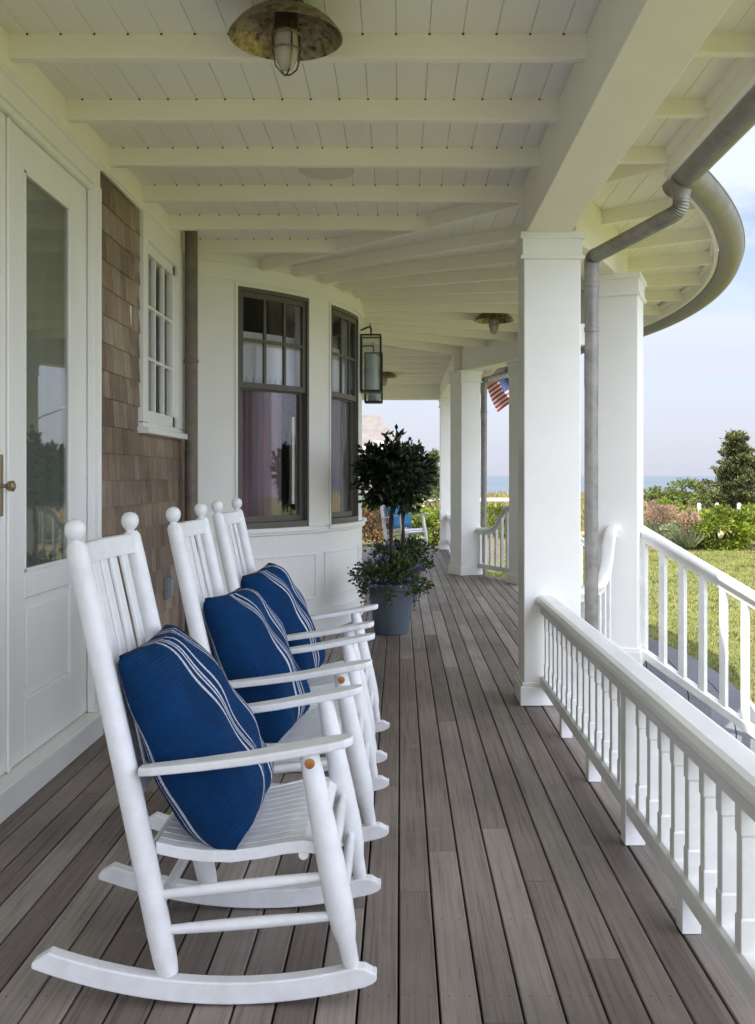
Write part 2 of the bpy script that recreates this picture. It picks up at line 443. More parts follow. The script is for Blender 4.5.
# curved steps down to the lawn
st = thing('porch_steps', (2.2, 9, -.65), 'grey curved steps wrapping down from the rounded porch to the lawn', 'steps')
for k, (ra, rb, z) in enumerate(((RD - .05, 7.30, -.17), (7.28, 7.59, -.34), (7.57, 7.92, -.49))):
    m = MB(); A = 22.5
    for i, (r0, r1) in enumerate(((ra, (ra + rb) / 2 - .003), ((ra + rb) / 2 + .003, rb))):
        m.sweep([((r0 + r1) / 2 - r1, -.03), ((r1 - r0) / 2, -.03), ((r1 - r0) / 2, 0), ((r0 + r1) / 2 - r1, 0)],
                arc(RC, (r0 + r1) / 2, -A, A, 40, z))
    m.build('tread', M['tread'], st, .003)
    m = MB(); m.sweep([(-.02, -.17), (0, -.17), (0, 0), (-.02, 0)], arc(RC, rb - .03, -A, A, 40, z - .03)); m.build('riser', M['rail'], st)

# ------------------------------------------------------------------ porch roof
roof = thing('porch_roof', (0, 0, HB), 'cream porch ceiling with beadboard and exposed joists over the deck', 'porch roof')
cm = MB()
def ceil_rng(x):
    if x < EX: return (Y0, Y1 + .1)
    h = circ_y(RC, RE, x)
    return (9 - h, 9 + h) if h > .1 else None
def ceil_board(xa, xb, ya, yb):
    pr = [(xa, ZC + .014), (xa + .0004, ZC + .004), (xa + .0022, ZC), (xb - .0022, ZC), (xb - .0004, ZC + .004), (xb, ZC + .014)]
    cm.loft([[(x, yy, z) for x, z in pr] for yy in (ya, yb)])
strips(-1.62, 2.45, .1235, .0, ceil_rng, ceil_board)
cm.build('ceiling_board', M['ceil'], roof)
eave_pts = [(EX, Y0)] + [(p.x, p.y) for p in arc(RC, RE, -ang_at(RE, EX), ang_at(RE, EX), 40)] + [(EX, Y1 + .1)]
cs = MB(); cs.prism([(-9, Y0)] + eave_pts + [(-9, Y1 + .1)], ZC + .016, ZC + .08); cs.build('ceiling_backing', M['ceil'], roof)
# roof skin
rs = MB(); e = [(x * 1.0, y, ZC + .083) for x, y in eave_pts]; top = [(-1.6, min(max(y, Y0), Y1), 4.3) for x, y in eave_pts]
rs.loft([e, top], caps=False, closed=False); rs.build('roof_shingle', M['shingle'], roof)

def bar(m, p, q, w, z0, z1):
    p = Vector(p); q = Vector(q); d = (q - p).normalized(); s = Vector((-d.y, d.x)) * w / 2
    m.prism([tuple(p - s), tuple(q - s), tuple(q + s), tuple(p + s)], z0, z1)
A0 = rad(-46)
def diag_x(y):  # X of the diagonal joist at y
    dy = y - BC.y
    return BC.x + abs(dy) / math.tan(rad(46))
def eave_hit(th):
    d = Vector((math.cos(th), math.sin(th)))
    o = BC - RC; b_ = o.dot(d); c_ = o.dot(o) - RE * RE
    t = -b_ + math.sqrt(b_ * b_ - c_)
    if (BC + d * t).x < EX: t = (EX - BC.x) / d.x
    return t, d
JW = .045
ys = [3.61 + .625 * k for k in range(-10, 6)]
ys = ys + [18 - y for y in ys if 18 - y < 17.0]
for y in ys:
    yc = y + JW / 2
    near = abs(yc - 9) > 3.45
    m = MB(); x1 = .70
    if abs(yc - 9) < 3.35: x1 = min(.7, diag_x(yc))
    if x1 > WX + .2:
        m.box(WX - .02, x1, y, y + JW, JB, ZC + .004)
        m.build('joist', M['joist'], roof, .003)
    if abs(yc - 9) > 3.9:
        m = MB(); m.box(.93, EX, y, y + JW, JB + .02, ZC + .004); m.build('rafter_tail', M['joist'], roof, .003)
for k in range(12):
    th = rad(-46 + 92 * k / 11); t, d = eave_hit(th)
    m = MB(); bar(m, BC + d * (BR - .05), BC + d * (t + .005), JW, JB + .002, ZC + .003)
    m.build('joist', M['joist'], roof, .003)
gm = MB(); gx = [-1.62 + .1235 * k for k in range(1, 20)]
for y in ys:
    for x in gx:
        if WX + .02 < x < .68 and not (abs(y + JW / 2 - 9) < 3.35 and x > diag_x(y)): gm.box(x - .0045, x + .0045, y - .0015, y + .003, ZC - .006, ZC + .003)
        if .95 < x < EX and abs(y - 9) > 3.9: gm.box(x - .0045, x + .0045, y - .0015, y + .003, ZC - .006, ZC + .003)
tag(gm.build('groove_gap', plain('gap_dark', (.05, .045, .035), .9), roof), kind='stuff')
# header beams
ha = -math.degrees(math.asin(3.45 / RH))
HW = .245
m = MB(); hp = [(-HW / 2, 0), (HW / 2, 0), (HW / 2, ZC - HB - .002), (-HW / 2, ZC - HB - .002)]
m.sweep(hp, [(.8085, Y0, HB), (.8085, 5.50, HB)]); m.build('header_beam', M['joist'], roof, .004)
m = MB(); m.sweep(hp, arc(RC, 6.885, ha + .3, -ha - .3, 40, HB + .001)); m.build('curved_header', M['joist'], roof, .004)
m = MB(); m.sweep(hp, [(.8085, 12.5, HB), (.8085, Y1 - .15, HB)]); m.build('header_beam', M['joist'], roof, .004)
m = MB(); m.box(WX, .93, Y1 - .26, Y1 - .02, HB + .002, ZC - .001); m.build('header_beam', M['joist'], roof, .004)
# dark edge strip at the header outer top, fascia
m = MB()
path = [(EX, Y0, 0)] + arc(RC, RE, -ang_at(RE, EX), ang_at(RE, EX), 44) + [(EX, Y1 + .1, 0)]
m.sweep([(-.005, 2.76), (.022, 2.76), (.022, 2.965), (-.005, 2.965)], path); m.build('fascia', M['trim'], roof, .002)
m = MB(); m.sweep([(-.03, 2.845), (-.005, 2.835), (-.005, ZC + .004), (-.03, ZC + .004)], path); m.build('eave_moulding', M['joist'], roof, .002)
m = MB(); m.box(WX - .3, EX + .02, Y1 + .1, Y1 + .13, 2.76, 2.965); m.build('fascia', M['trim'], roof, .002)
# wall plate board under the ceiling, along the house wall
m = MB(); m.box(WX - .03, WX - .003, Y0, 7.0, JB - .03, ZC + .002); m.build('wall_plate', M['joist'], roof, .003)

# ------------------------------------------------------------------ gutters and downspouts
g = thing('rain_gutter', (1.41, 0, 2.7), 'half round aged metal gutter following the straight and rounded eave', 'gutter')
def gutter_prof(r, t=.004):
    o = [(r * math.cos(a), r * math.sin(a)) for a in [PI + PI * i / 14 for i in range(15)]]
    i_ = [((r - t) * math.cos(a), (r - t) * math.sin(a)) for a in [2 * PI - PI * i / 14 for i in range(15)]]
    return o + [(r + .006, .004), (r + .004, .010)] + [(r - .003, .008)] + i_[:]
GZ = 2.77
m = MB(); m.sweep(gutter_prof(.068), [(EX + .095, Y0, GZ), (EX + .095, 5.12, GZ)], smooth=True); m.build('trough', M['gutter'], g)
m = MB(); a = ang_at(RE + .12, EX + .10)
m.sweep(gutter_prof(.081), arc(RC, RE + .104, -a, a, 60, GZ + .01), smooth=True); m.build('curved_trough', M['gutter'], g)
m = MB(); m.sweep(gutter_prof(.068), [(EX + .095, 12.88, GZ), (EX + .095, Y1, GZ)], smooth=True); m.build('trough', M['gutter'], g)
for Y in (5.125, 12.875):
    m = MB(); m.lathe([(.001, 0), (.001, 0)], (0, 0, 0), 3)
    m = MB(); n_ = 16
    ring = [(EX + .095 + .068 * math.cos(PI + PI * i / n_), GZ + .068 * math.sin(PI + PI * i / n_)) for i in range(n_ + 1)]
    s = .004 if Y < 9 else -.004
    m.loft([[(x, Y, z) for x, z in ring], [(x, Y + s, z) for x, z in ring]]); m.build('end_cap', M['gutter'], g)

def smooth_path(pts, n=8, rr=.10):
    P = [Vector(p) for p in pts]; out = [P[0]]
    for i in range(1, len(P) - 1):
        a = (P[i - 1] - P[i]); b_ = (P[i + 1] - P[i])
        L = min(rr, a.length * .45, b_.length * .45)
        p0 = P[i] + a.normalized() * L; p2 = P[i] + b_.normalized() * L
        for k in range(n + 1):
            t = k / n; out.append(p0 * (1 - t) ** 2 + P[i] * 2 * t * (1 - t) + p2 * t * t)
    out.append(P[-1]); return out
def downspout(yo, yp, label, grp):
    t = thing('downspout', (1.07, yp, -.65), label, 'downspout', grp)
    m = MB(); m.tube([(1.07, yp, 2.40), (1.07, yp, 1.75)], .040, 20); m.tube([(1.07, yp, 1.77), (1.07, yp, -.6)], .0385, 20); m.build('pipe', M['gutter'], t)
    P = smooth_path([(EX + .085, yo, GZ - .055), (EX + .085, yo, GZ - .17), (1.07, yp, 2.47), (1.07, yp, 2.39)], 18, .085)
    R = [.0395 + (.004 if (i % 2) else 0) if (1 < i < 20) or (20 < i < len(P) - 2) else .041 for i in range(len(P))]
    m = MB(); m.tube(P, R, 20); m.build('elbow', M['gutter'], t)
    m = MB(); m.lathe([(.062, 0), (.058, -.012), (.043, -.05), (.043, -.075)], (EX + .085, yo, GZ - .045), 20); m.build('outlet_cup', M['gutter'], t)
    for z in (2.30, 2.05):
        m = MB(); m.lathe([(.0385, 0), (.044, .004), (.044, .03), (.0385, .034)], (1.07, yp, z), 20); m.build('pipe_collar', M['gutter'], t)
    m = MB(); m.box(.985, 1.05, yp - .012, yp + .012, 1.98, 2.10); m.build('wall_strap', M['trim'], t, .002)
downspout(4.98, 5.48, 'aged metal downspout with elbow beside the nearest big white column', 'downspouts')
downspout(13.0, 12.5, 'aged metal downspout beyond the opening where the flag shows', 'downspouts')
t = thing('wall_downspout', (-1.39, 6.50, 0), 'dark brown downspout in the corner between shingles and curved wall', 'downspout')
m = MB(); m.tube([(-1.385, 6.50, .02), (-1.385, 6.50, ZC)], .043, 20); m.build('pipe', M['pipe_dark'], t)
for z in (.5, 2.0):
    m = MB(); m.lathe([(.043, 0), (.049, .004), (.049, .022), (.043, .026)], (-1.385, 6.50, z), 20); m.build('strap', M['pipe_dark'], t)

# ------------------------------------------------------------------ columns
def column(cx, cy, rz, label, w=.31, d=.31):
    t = thing('porch_column', (cx, cy, 0), label, 'column', 'square white porch columns'); t.rotation_euler.z = rz
    ORG[t.name] = Vector((0, 0, 0))
    m = MB(); m.box(-w / 2, w / 2, -d / 2, d / 2, .10, HB - .09); m.build('shaft', M['trim'], t, .006, 2)
    m = MB()
    m.box(-w / 2 - .022, w / 2 + .022, -d / 2 - .022, d / 2 + .022, .002, .105)
    m.box(-w / 2 - .012, w / 2 + .012, -d / 2 - .012, d / 2 + .012, .105, .125); m.build('base', M['trim'], t, .005, 2)
    m = MB()
    m.box(-w / 2 - .008, w / 2 + .008, -d / 2 - .008, d / 2 + .008, HB - .13, HB - .03)
    m.box(-w / 2 - .02, w / 2 + .02, -d / 2 - .02, d / 2 + .02, HB - .145, HB - .125)
    m.box(-w / 2 - .02, w / 2 + .02, -d / 2 - .02, d / 2 + .02, HB - .035, HB + .004); m.build('capital', M['trim'], t, .004, 2)
    return t
column(.83, 5.34 + .13, 0, 'nearest big white column, where the long porch railing ends', .31, .26)
column(1.455, 6.60, rad(-20), 'white column right of the tall downspout with the stair railing attached', .325, .325)
column(1.46, 11.40, rad(20), 'shaded white column just right of the hanging flag', .29, .29)
column(.83, 12.47, rad(27), 'white column left of the far downspout, beside the short curved railing', .28, .28)
column(.83, 16.80, 0, 'farthest white column at the end of the deck', .29, .29)

# ------------------------------------------------------------------ railings
HP = [(-.054, -.046), (-.060, -.036), (-.058, -.022), (-.046, -.007), (-.030, 0), (.030, 0), (.046, -.007), (.058, -.022), (.060, -.036), (.054, -.046), (.038, -.050), (.036, -.062), (.030, -.070), (.030, -.098), (-.030, -.098), (-.030, -.070), (-.036, -.062), (-.038, -.050)]
HPs = [(u * .72, v * .8) for u, v in HP]
BP = [(-.03, -.06), (.03, -.06), (.03, -.008), (.018, 0), (-.018, 0), (-.03, -.008)]
def baluster(m, x, y, z0, z1, rz=0, w=.044, wn=.038):
    R = Matrix.Rotation(rz, 3, 'Z'); rings = []
    L = z1 - z0
    for z, s in ((z0, w), (z0 + .075, w), (z0 + .081, wn), (z1 - .081, wn), (z1 - .075, w), (z1, w)):
        rings.append([Vector((x, y, z)) + R @ Vector((a * s * .47, b * s * .48, 0)) for a, b in ((-1, -1), (1, -1), (1, 1), (-1, 1))])
    m.loft(rings)
def straight_rail(x, ya, yb, newels, label, feet, group='white balustrades'):
    t = thing('railing', (x, (ya + yb) / 2, 0), label, 'railing', group)
    m = MB(); m.sweep(HP, [(x, ya, .60), (x, yb, .60)]); m.build('handrail', M['rail'], t, .003, 2)
    m = MB(); m.sweep(BP, [(x, ya, .165), (x, yb, .165)]); m.build('bottom_rail', M['rail'], t, .002)
    n = int((yb - ya) / .136); y = yb - .10
    while y > ya + .03:
        if all(abs(y - q) > .055 for q in newels):
            m = MB(); baluster(m, x, y, .163, .508); m.build('baluster', M['rail'], t, .0015)
        y -= .1365
    for q in newels:
        m = MB(); m.box(x - .034, x + .034, q - .034, q + .034, .001, .508); m.build('newel', M['rail'], t, .002)
    for q in feet:
        m = MB(); m.box(x - .026, x + .026, q - .03, q + .03, .001, .106); m.build('foot_block', M['rail'], t, .002)
straight_rail(.795, -3.0, 5.35, [3.345, .9, -1.4], 'long white balustrade running along the deck to the nearest column', [4.70, 4.03, 2.70, 2.05, 1.4, .2, -.6, -2.2])
straight_rail(.83, 12.60, 16.68, [14.6], 'distant straight white balustrade between the two farthest columns', [13.3, 13.9, 15.3, 16.0])

def goose_rail(sgn, label):
    def Y(y): return y if sgn > 0 else 18 - y
    t = thing('curved_railing', (1.2, Y(6.0), 0), label, 'railing', 'white gooseneck railings')
    P = [(.97, 5.56, .60), (1.06, 5.72, .60), (1.15, 5.90, .60), (1.225, 6.05, .60), (1.26, 6.13, .615), (1.29, 6.19, .655), (1.315, 6.24, .73),
         (1.33, 6.27, .82), (1.345, 6.30, .885), (1.36, 6.33, .92), (1.385, 6.38, .93), (1.41, 6.45, .93)]
    if sgn < 0: P = [(.97, 5.56, .60), (1.06, 5.74, .60), (1.12, 5.86, .605), (1.165, 5.95, .635), (1.20, 6.02, .69), (1.235, 6.09, .775), (1.26, 6.14, .845), (1.285, 6.19, .885), (1.32, 6.26, .90), (1.38, 6.38, .90)]
    P = [(x, Y(y), z) for x, y, z in P]
    m = MB(); m.sweep(HPs, smooth_path(P, 3, .03), smooth=True); m.build('handrail', M['rail'], t)
    Q = [(.98, 5.56, .15), (1.15, 5.90, .15), (1.25, 6.10, .15), (1.38, 6.42, .15)]
    m = MB(); m.sweep(BP, [(x, Y(y), z) for x, y, z in Q]); m.build('bottom_rail', M['rail'], t, .002)
    pts = []
    for i in range(7):
        s = (i + .6) / 7.2; x = .98 + .40 * s; y = 5.56 + .86 * (s if s < .5 else s)
        pts.append((x, y))
    for x, y in pts:
        # rail height above this spot
        yy = y; zt = .53
        for a_, b_ in zip(P[:-1], P[1:]):
            ya_, yb_ = (a_[1], b_[1]) if sgn > 0 else (18 - a_[1], 18 - b_[1])
            if ya_ <= yy <= yb_: zt = a_[2] + (b_[2] - a_[2]) * (yy - ya_) / (yb_ - ya_) - .05
        m = MB(); R = Matrix.Rotation(rad(-25 * sgn), 3, 'Z'); w = .034
        m.obox((x, Y(y), (.148 + zt) / 2), w, w, zt - .148, M=R); m.build('baluster', M['rail'], t, .0015)
goose_rail(1, 'short white railing sweeping up to the column behind the tall downspout')
goose_rail(-1, 'distant white railing sweeping up under the hanging flag')

def stair_rail(sgn, label):
    c = Vector((1.60, 6.55)); al = rad(-45)
    d = Vector((math.cos(al), math.sin(al)))
    def W(s, z):
        p = c + d * s; return (p.x, p.y if sgn > 0 else 18 - p.y, z)
    t = thing('stair_railing', W(.5, -.65), label, 'stair railing', 'white stair railings')
    L = 1.15; dr = .50
    m = MB(); m.sweep([(u, v * 1.25) for u, v in HPs], [W(-.03, .945), W(L, .945 - dr * L)], smooth=True); m.build('handrail', M['rail'], t)
    m = MB(); m.sweep(BP, [W(-.03, .135), W(L, .12 - dr * L)]); m.build('bottom_rail', M['rail'], t, .002)
    for k in range(8):
        s = .035 + .141 * k; z1 = .93 - dr * s - .085; z0 = .11 - dr * s
        m = MB(); p = W(s, 0); m.obox((p[0], p[1], (z0 + z1) / 2), .042, .042, z1 - z0, rz=al * sgn); m.build('baluster', M['rail'], t, .002)
    p = W(L + .03, 0); m = MB(); m.obox((p[0], p[1], -.14), .09, .09, 1.02, rz=al * sgn); m.obox((p[0], p[1], .385), .12, .12, .03, rz=al * sgn); m.build('newel', M['rail'], t, .003)
stair_rail(1, 'white stair railing sloping down to the lawn beside the curved steps')
stair_rail(-1, 'far white stair railing on the other side of the curved steps')

# ------------------------------------------------------------------ house
house = thing('house', (-3, 6, 0), 'house wall with white doors, cedar shingles and a rounded window bay along the porch', 'house')
# --- straight walls
m = MB()
m.box(-1.62, -1.475, Y0, 2.74, 0.001, ZC); m.box(-1.62, -1.475, 4.64, 5.52, .001, ZC); m.box(-1.62, -1.475, 5.52, 6.53, .001, 1.50)
m.box(-1.62, -1.475, 6.53, 7.05, .001, ZC); m.box(-1.62, -1.475, 2.74, 4.64, 2.66, ZC); m.box(-1.62, -1.475, 5.52, 6.53, 2.57, ZC)
m.build('wall', M['wall'], house)
m = MB(); m.box(-1.62, -1.475, 10.95, Y1, .001, ZC)
m.build('wall', M['wall'], house)
# shingles
sh = MB(); cz = 0.0; row = 0
while cz < JB - .03:
    y = 4.70 - random.random() * .12; z0 = cz; z1 = min(cz + .165, JB)
    while y < 7.03:
        w = random.uniform(.075, .17); ya = max(y, 4.71); yb = min(y + w - .0035, 7.03)
        jj = random.uniform(-.0009, .0009)
        top_ = z1
        if z0 > 1.47 and yb > 5.50: yb = min(yb, 5.498)
        elif z1 > 1.492 and yb > 5.47: top_ = 1.489
        if yb - ya > .015:
            th = random.uniform(.008, .0105); xb = -1.475
            sh.add([(xb, ya, z0 + jj), (xb + th + .008, ya, z0 + jj), (xb + th + .008, yb, z0 + jj), (xb, yb, z0 + jj),
                    (xb, ya, top_), (xb + .008, ya, top_), (xb + .008, yb, top_), (xb, yb, top_)],
                   [(0, 1, 2, 3), (7, 6, 5, 4), (0, 4, 5, 1), (1, 5, 6, 2), (2, 6, 7, 3), (3, 7, 4, 0)])
        y += w
    cz += .1365
sh.build('shingle_cladding', M['shingle'], house)
# frieze / casing above doors, and step
m = MB()
m.box(-1.475, WX, Y0, 4.71, 2.63, JB - .031); m.box(-1.475, WX + .012, Y0, 4.71, 2.715, 2.742)
m.box(-1.475, WX - .006, 4.71, 7.02, 2.74, JB - .031)
m.build('frieze', M['trim'], house, .003)
m = MB(); m.box(-1.475, WX, 4.62, 4.70, .135, 2.63); m.box(-1.475, WX, 2.56, 2.73, .135, 2.63); m.box(-1.475, WX - .01, 2.73, 4.62, 2.60, 2.63)
m.box(-1.475, WX + .008, 4.685, 4.708, .135, 2.63)
m.build('door_casing', M['trim'], house, .003)
m = MB(); m.box(-1.62, WX + .01, 2.4, 4.73, 0.001, .105); m.box(-1.62, WX + .035, 2.4, 4.75, .105, .133); m.build('door_step', M['trim'], house, .004)
m = MB(); m.box(-1.475, WX - .01, Y0, 2.4, .001, .16); m.build('baseboard', M['trim'], house, .003)

def door(ya, yb, knob_side, hinge_right):
    """a glazed door leaf in the plane X=-1.475"""
    xf = -1.478; xb = -1.52; z0, z1 = .137, 2.612
    gy0, gy1 = (ya + .165, ya + .70) if hinge_right else (yb - .70, yb - .165)
    gz0, gz1 = .87, 2.456; pz0, pz1 = .37, .765
    m = MB()
    m.box(xb, xf, ya, gy0, z0, z1); m.box(xb, xf, gy1, yb, z0, z1)
    m.box(xb, xf, gy0, gy1, gz1, z1); m.box(xb, xf, gy0, gy1, pz1, gz0); m.box(xb, xf, gy0, gy1, z0, pz0)
    d = m.build('door', M['trim'], house, .004)
    m = MB(); m.box(xb + .006, xf - .016, gy0, gy1, pz0, pz1); m.box(xb + .01, xf - .006, gy0 + .04, gy1 - .04, pz0 + .04, pz1 - .04); m.build('panel', M['trim'], d, .004)
    m = MB()
    for a, b_, c, e_ in ((gy0, gy0 + .014, gz0, gz1), (gy1 - .014, gy1, gz0, gz1), (gy0, gy1, gz0, gz0 + .014), (gy0, gy1, gz1 - .014, gz1)):
        m.box(xf - .012, xf + .003, a, b_, c, e_)
    m.build('glazing_bead', M['trim'], d, .002)
    m = MB(); m.box(xf - .009, xf - .005, gy0, gy1, gz0, gz1); m.build('glass', M['door_glass'], d)
    m = MB(); m.loft([[(-1.505 + .006 * math.sin(k * 1.1), gy0 + .05 + (gy1 - gy0 - .045) * k / 40, z) for z in (gz0 - .05, gz1 + .05)] for k in range(41)], smooth=True, caps=False, closed=False); m.build('curtain', M['door_sheer'], d)
    return d
ORGsave = ORG
dn = door(2.735, 3.688, None, False)
df = door(3.692, 4.632, None, True)
# knob on the near leaf
m = MB(); m.box(-1.478, -1.470, 3.60, 3.635, 1.10, 1.33); k_ = m.build('lock_plate', M['knob'], dn, .003)
m = MB(); m.tube([(-1.472, 3.61, 1.213), (-1.45, 3.61, 1.213), (-1.447, 3.61, 1.213), (-1.438, 3.61, 1.213), (-1.424, 3.61, 1.213), (-1.418, 3.61, 1.213)], [.007, .007, .012, .020, .020, .010], 16)
m.build('knob', M['knob'], dn)
# astragal
m = MB(); m.box(-1.477, -1.466, 3.672, 3.70, .137, 2.598); m.build('astragal', M['trim'], house, .003)

# small casement window in the shingles
m = MB()
m.box(-1.475, -1.437, 5.50, 5.60, 1.55, 2.60); m.box(-1.475, -1.437, 6.34, 6.64, 1.55, 2.60); m.box(-1.475, -1.437, 5.50, 6.64, 2.60, 2.74)
m.box(-1.475, -1.40, 5.47, 6.61, 1.49, 1.525); m.box(-1.475, -1.437, 5.50, 6.64, 1.525, 1.56)
wn = m.build('window', M['trim'], house, .003)
m = MB(); y0, y1, z0, z1 = 5.60, 6.34, 1.56, 2.60
for a, b_, c, e_ in ((y0, y0 + .05, z0, z1), (y1 - .05, y1, z0, z1), (y0, y1, z0, z0 + .07), (y0, y1, z1 - .06, z1)): m.box(-1.50, -1.458, a, b_, c, e_)
for k in (1, 2):
    yy = y0 + .05 + (y1 - y0 - .1) * k / 3; m.box(-1.49, -1.462, yy - .009, yy + .009, z0 + .06, z1 - .05)
    zz = z0 + .07 + (z1 - z0 - .13) * k / 3; m.box(-1.489, -1.461, y0 + .04, y1 - .04, zz - .009, zz + .009)
m.build('sash', M['trim'], wn, .002)
m = MB(); m.box(-1.482, -1.477, y0 + .02, y1 - .02, z0 + .02, z1 - .02); m.build('pane', M['glass'], wn)
m = MB()
for k in range(7):
    m.tube([(-1.58, y0 + .05 + .1 * k, z0 - .1), (-1.58, y0 + .05 + .1 * k, z1)], .02 + .01 * (k % 2), 8)
m.build('curtain', M['sheer'], wn)
# wall socket box
t_ = thing('outlet_box', (-1.455, 6.13, .5), 'small grey outlet box on the shingles behind the second rocking chair', 'outlet')
m = MB(); m.box(-1.462, -1.43, 6.06, 6.17, .49, .62); m.build('box', M['outlet'], t_, .006, 2)
m = MB(); m.box(-1.432, -1.42, 6.07, 6.16, .50, .61); m.build('cover', M['outlet'], t_, .004)

# --- curved bay
def ap(r, a0, a1, n=14, z=0): return arc(BC, r, a0, a1, n, z)
RECT = lambda u0, u1, v0, v1: [(u0, v0), (u1, v0), (u1, v1), (u0, v1)]
wins = [(-51.5, -33.5), (-25.5, -8.0), (8.0, 25.5), (33.5, 51.5)]
SILL, HEAD = .855, 2.655
m = MB()
m.sweep(RECT(-.14, 0, 0, SILL), ap(BR, -60, 60, 50, .001)); m.sweep(RECT(-.14, 0, 0, ZC - HEAD), ap(BR, -60, 60, 50, HEAD))
edges = [-60] + [a for w in wins for a in w] + [60]
for i in range(0, len(edges), 2): m.sweep(RECT(-.138, -.001, 0, HEAD - SILL), ap(BR, edges[i], edges[i + 1], 8, SILL))
m.build('bay_wall', M['wall'], house)
m = MB()
m.sweep(RECT(0, .02, 0, .17), ap(BR, -60, 60, 50, .002)); m.sweep(RECT(0, .028, 0, .045), ap(BR, -60, 60, 50, .80))
m.sweep(RECT(0, .014, 0, .12), ap(BR, -60, 60, 50, JB - .10))
m.build('bay_trim', M['trim'], house, .003)
# panel mouldings below the windows
for a0, a1 in ((31.0, 50.5), (8, 28), (-28, -8), (-50, -31)):
    m = MB(); a0, a1 = -a1, -a0
    da = .45
    m.sweep(RECT(0, .010, 0, .016), ap(BR, a0, a1, 8, .624)); m.sweep(RECT(0, .010, 0, .016), ap(BR, a0, a1, 8, .27))
    m.sweep(RECT(0, .010, 0, .338), ap(BR, a0, a0 + da, 2, .286)); m.sweep(RECT(0, .010, 0, .338), ap(BR, a1 - da, a1, 2, .286))
    m.build('wall_panel', M['trim'], house, .002)
m = MB(); m.sweep(RECT(-.02, 0, 0, ZC - .1), ap(1.55, -75, 75, 40, .05)); m.build('bay_blackout', M['screen'], house)  # dark sheet added inside the bay to block the bright view through it
for wi, (a0, a1) in enumerate(wins):
    if abs(a0) > 30: pass
    H = HEAD - SILL; dg = math.degrees(1 / BR)
    c = .045 * dg
    m = MB()   # white casing
    m.sweep(RECT(0, .008, 0, H + .02), ap(BR, a0 - .5 * c, a0, 3, SILL)); m.sweep(RECT(0, .008, 0, H + .02), ap(BR, a1, a1 + .5 * c, 3, SILL))
    m.sweep(RECT(0, .010, 0, .02), ap(BR, a0, a1, 12, HEAD)); m.sweep(RECT(-.05, .05, 0, .035), ap(BR, a0 - 1.7 * c, a1 + 1.7 * c, 14, SILL - .035))
    w_ = m.build('window', M['trim'], house, .003)
    jt = .019 * dg
    m = MB()   # dark frame
    for b0, b1 in ((a0, a0 + jt), (a1 - jt, a1)): m.sweep(RECT(-.07, .004, 0, H), ap(BR, b0, b1, 2, SILL))
    m.sweep(RECT(-.07, .004, 0, .03), ap(BR, a0 + jt, a1 - jt, 12, HEAD - .03)); m.sweep(RECT(-.07, .006, 0, .045), ap(BR, a0 + jt, a1 - jt, 12, SILL + .001))
    m.build('frame', M['taupe'], w_, .002)
    MR = 1.905
    st_ = .036 * dg
    i0, i1 = a0 + jt, a1 - jt
    for nm, z0, z1, u in (('upper_sash', MR, HEAD - .03, -.012), ('lower_sash', SILL + .046, MR + .03, -.045)):
        m = MB(); th = .028
        for b0, b1 in ((i0, i0 + st_), (i1 - st_, i1)): m.sweep(RECT(u - th, u, 0, z1 - z0), ap(BR, b0, b1, 2, z0))
        m.sweep(RECT(u - th, u - .001, 0, .045), ap(BR, i0 + st_, i1 - st_, 12, z0)); m.sweep(RECT(u - th, u - .001, 0, .042), ap(BR, i0 + st_, i1 - st_, 12, z1 - .042))
        if nm == 'upper_sash':
            for k in (1, 2):
                ac = i0 + st_ + (i1 - i0 - 2 * st_) * k / 3; m.sweep(RECT(u - .022, u - .002, 0, z1 - z0 - .06), ap(BR, ac - .012 * dg, ac + .012 * dg, 2, z0 + .03))
            m.sweep(RECT(u - .020, u - .004, 0, .024), ap(BR, i0 + st_, i1 - st_, 12, 2.255))
        s_ = m.build(nm, M['taupe'], w_, .0015)
        m = MB(); m.sweep(RECT(u - .016, u - .013, .02, z1 - z0 - .02), ap(BR, i0 + .1, i1 - .1, 12, z0)); m.build('pane', M['glass'], s_)
    m = MB(); m.sweep(RECT(-.01, 0, 0, .40), ap(BR - .12, i0, i1, 12, MR + .04)); m.build('sheer_curtain', M['sheer'], w_)
    mid = i0 + (i1 - i0) * .30 if wi >= 2 else i1
    m = MB(); rings = []
    aa, bb = i0, i0 + (i1 - i0) * .74
    for k in range(41):
        ang = rad(aa + (bb - aa) * k / 40); r = BR - .13 + .012 * math.sin(k * 1.3)
        rings.append([(BC.x + r * math.cos(-ang if False else ang), BC.y + r * math.sin(ang), z) for z in (SILL, MR + .1)])
    m.loft(rings, smooth=True, caps=False, closed=False); m.build('rose_reflection_sheet', M['rose'], w_)  # sheet added behind the glass, its rose colour stands in for a reddish reflection
# interior rooms (dark)
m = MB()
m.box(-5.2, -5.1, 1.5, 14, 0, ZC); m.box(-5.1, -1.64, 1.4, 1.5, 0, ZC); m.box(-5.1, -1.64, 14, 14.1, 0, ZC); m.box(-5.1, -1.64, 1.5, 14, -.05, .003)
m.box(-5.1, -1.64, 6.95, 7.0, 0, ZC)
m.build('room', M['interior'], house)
m = MB(); m.box(-9.5, -1.64, Y0 - 2, Y1, ZC + .09, 6.2)
pr = [(-9.9, 6.2), (-1.2, 6.2), (-5.5, 8.6)]
m.loft([[(x, y, z) for x, z in pr] for y in (Y0 - 2.3, Y1 + .3)]); m.build('upper_storey', M['shingle'], house)
m = MB(); m.box(-9.5, -9.4, Y0 - 2, Y1, -.65, ZC + .09); m.box(-9.5, -1.64, Y1 - .15, Y1 - .05, -.65, ZC + .09); m.box(-9.5, -1.64, Y0 - 2, Y0 - 1.9, -.65, ZC + .09); m.build('rear_wall', M['shingle'], house)

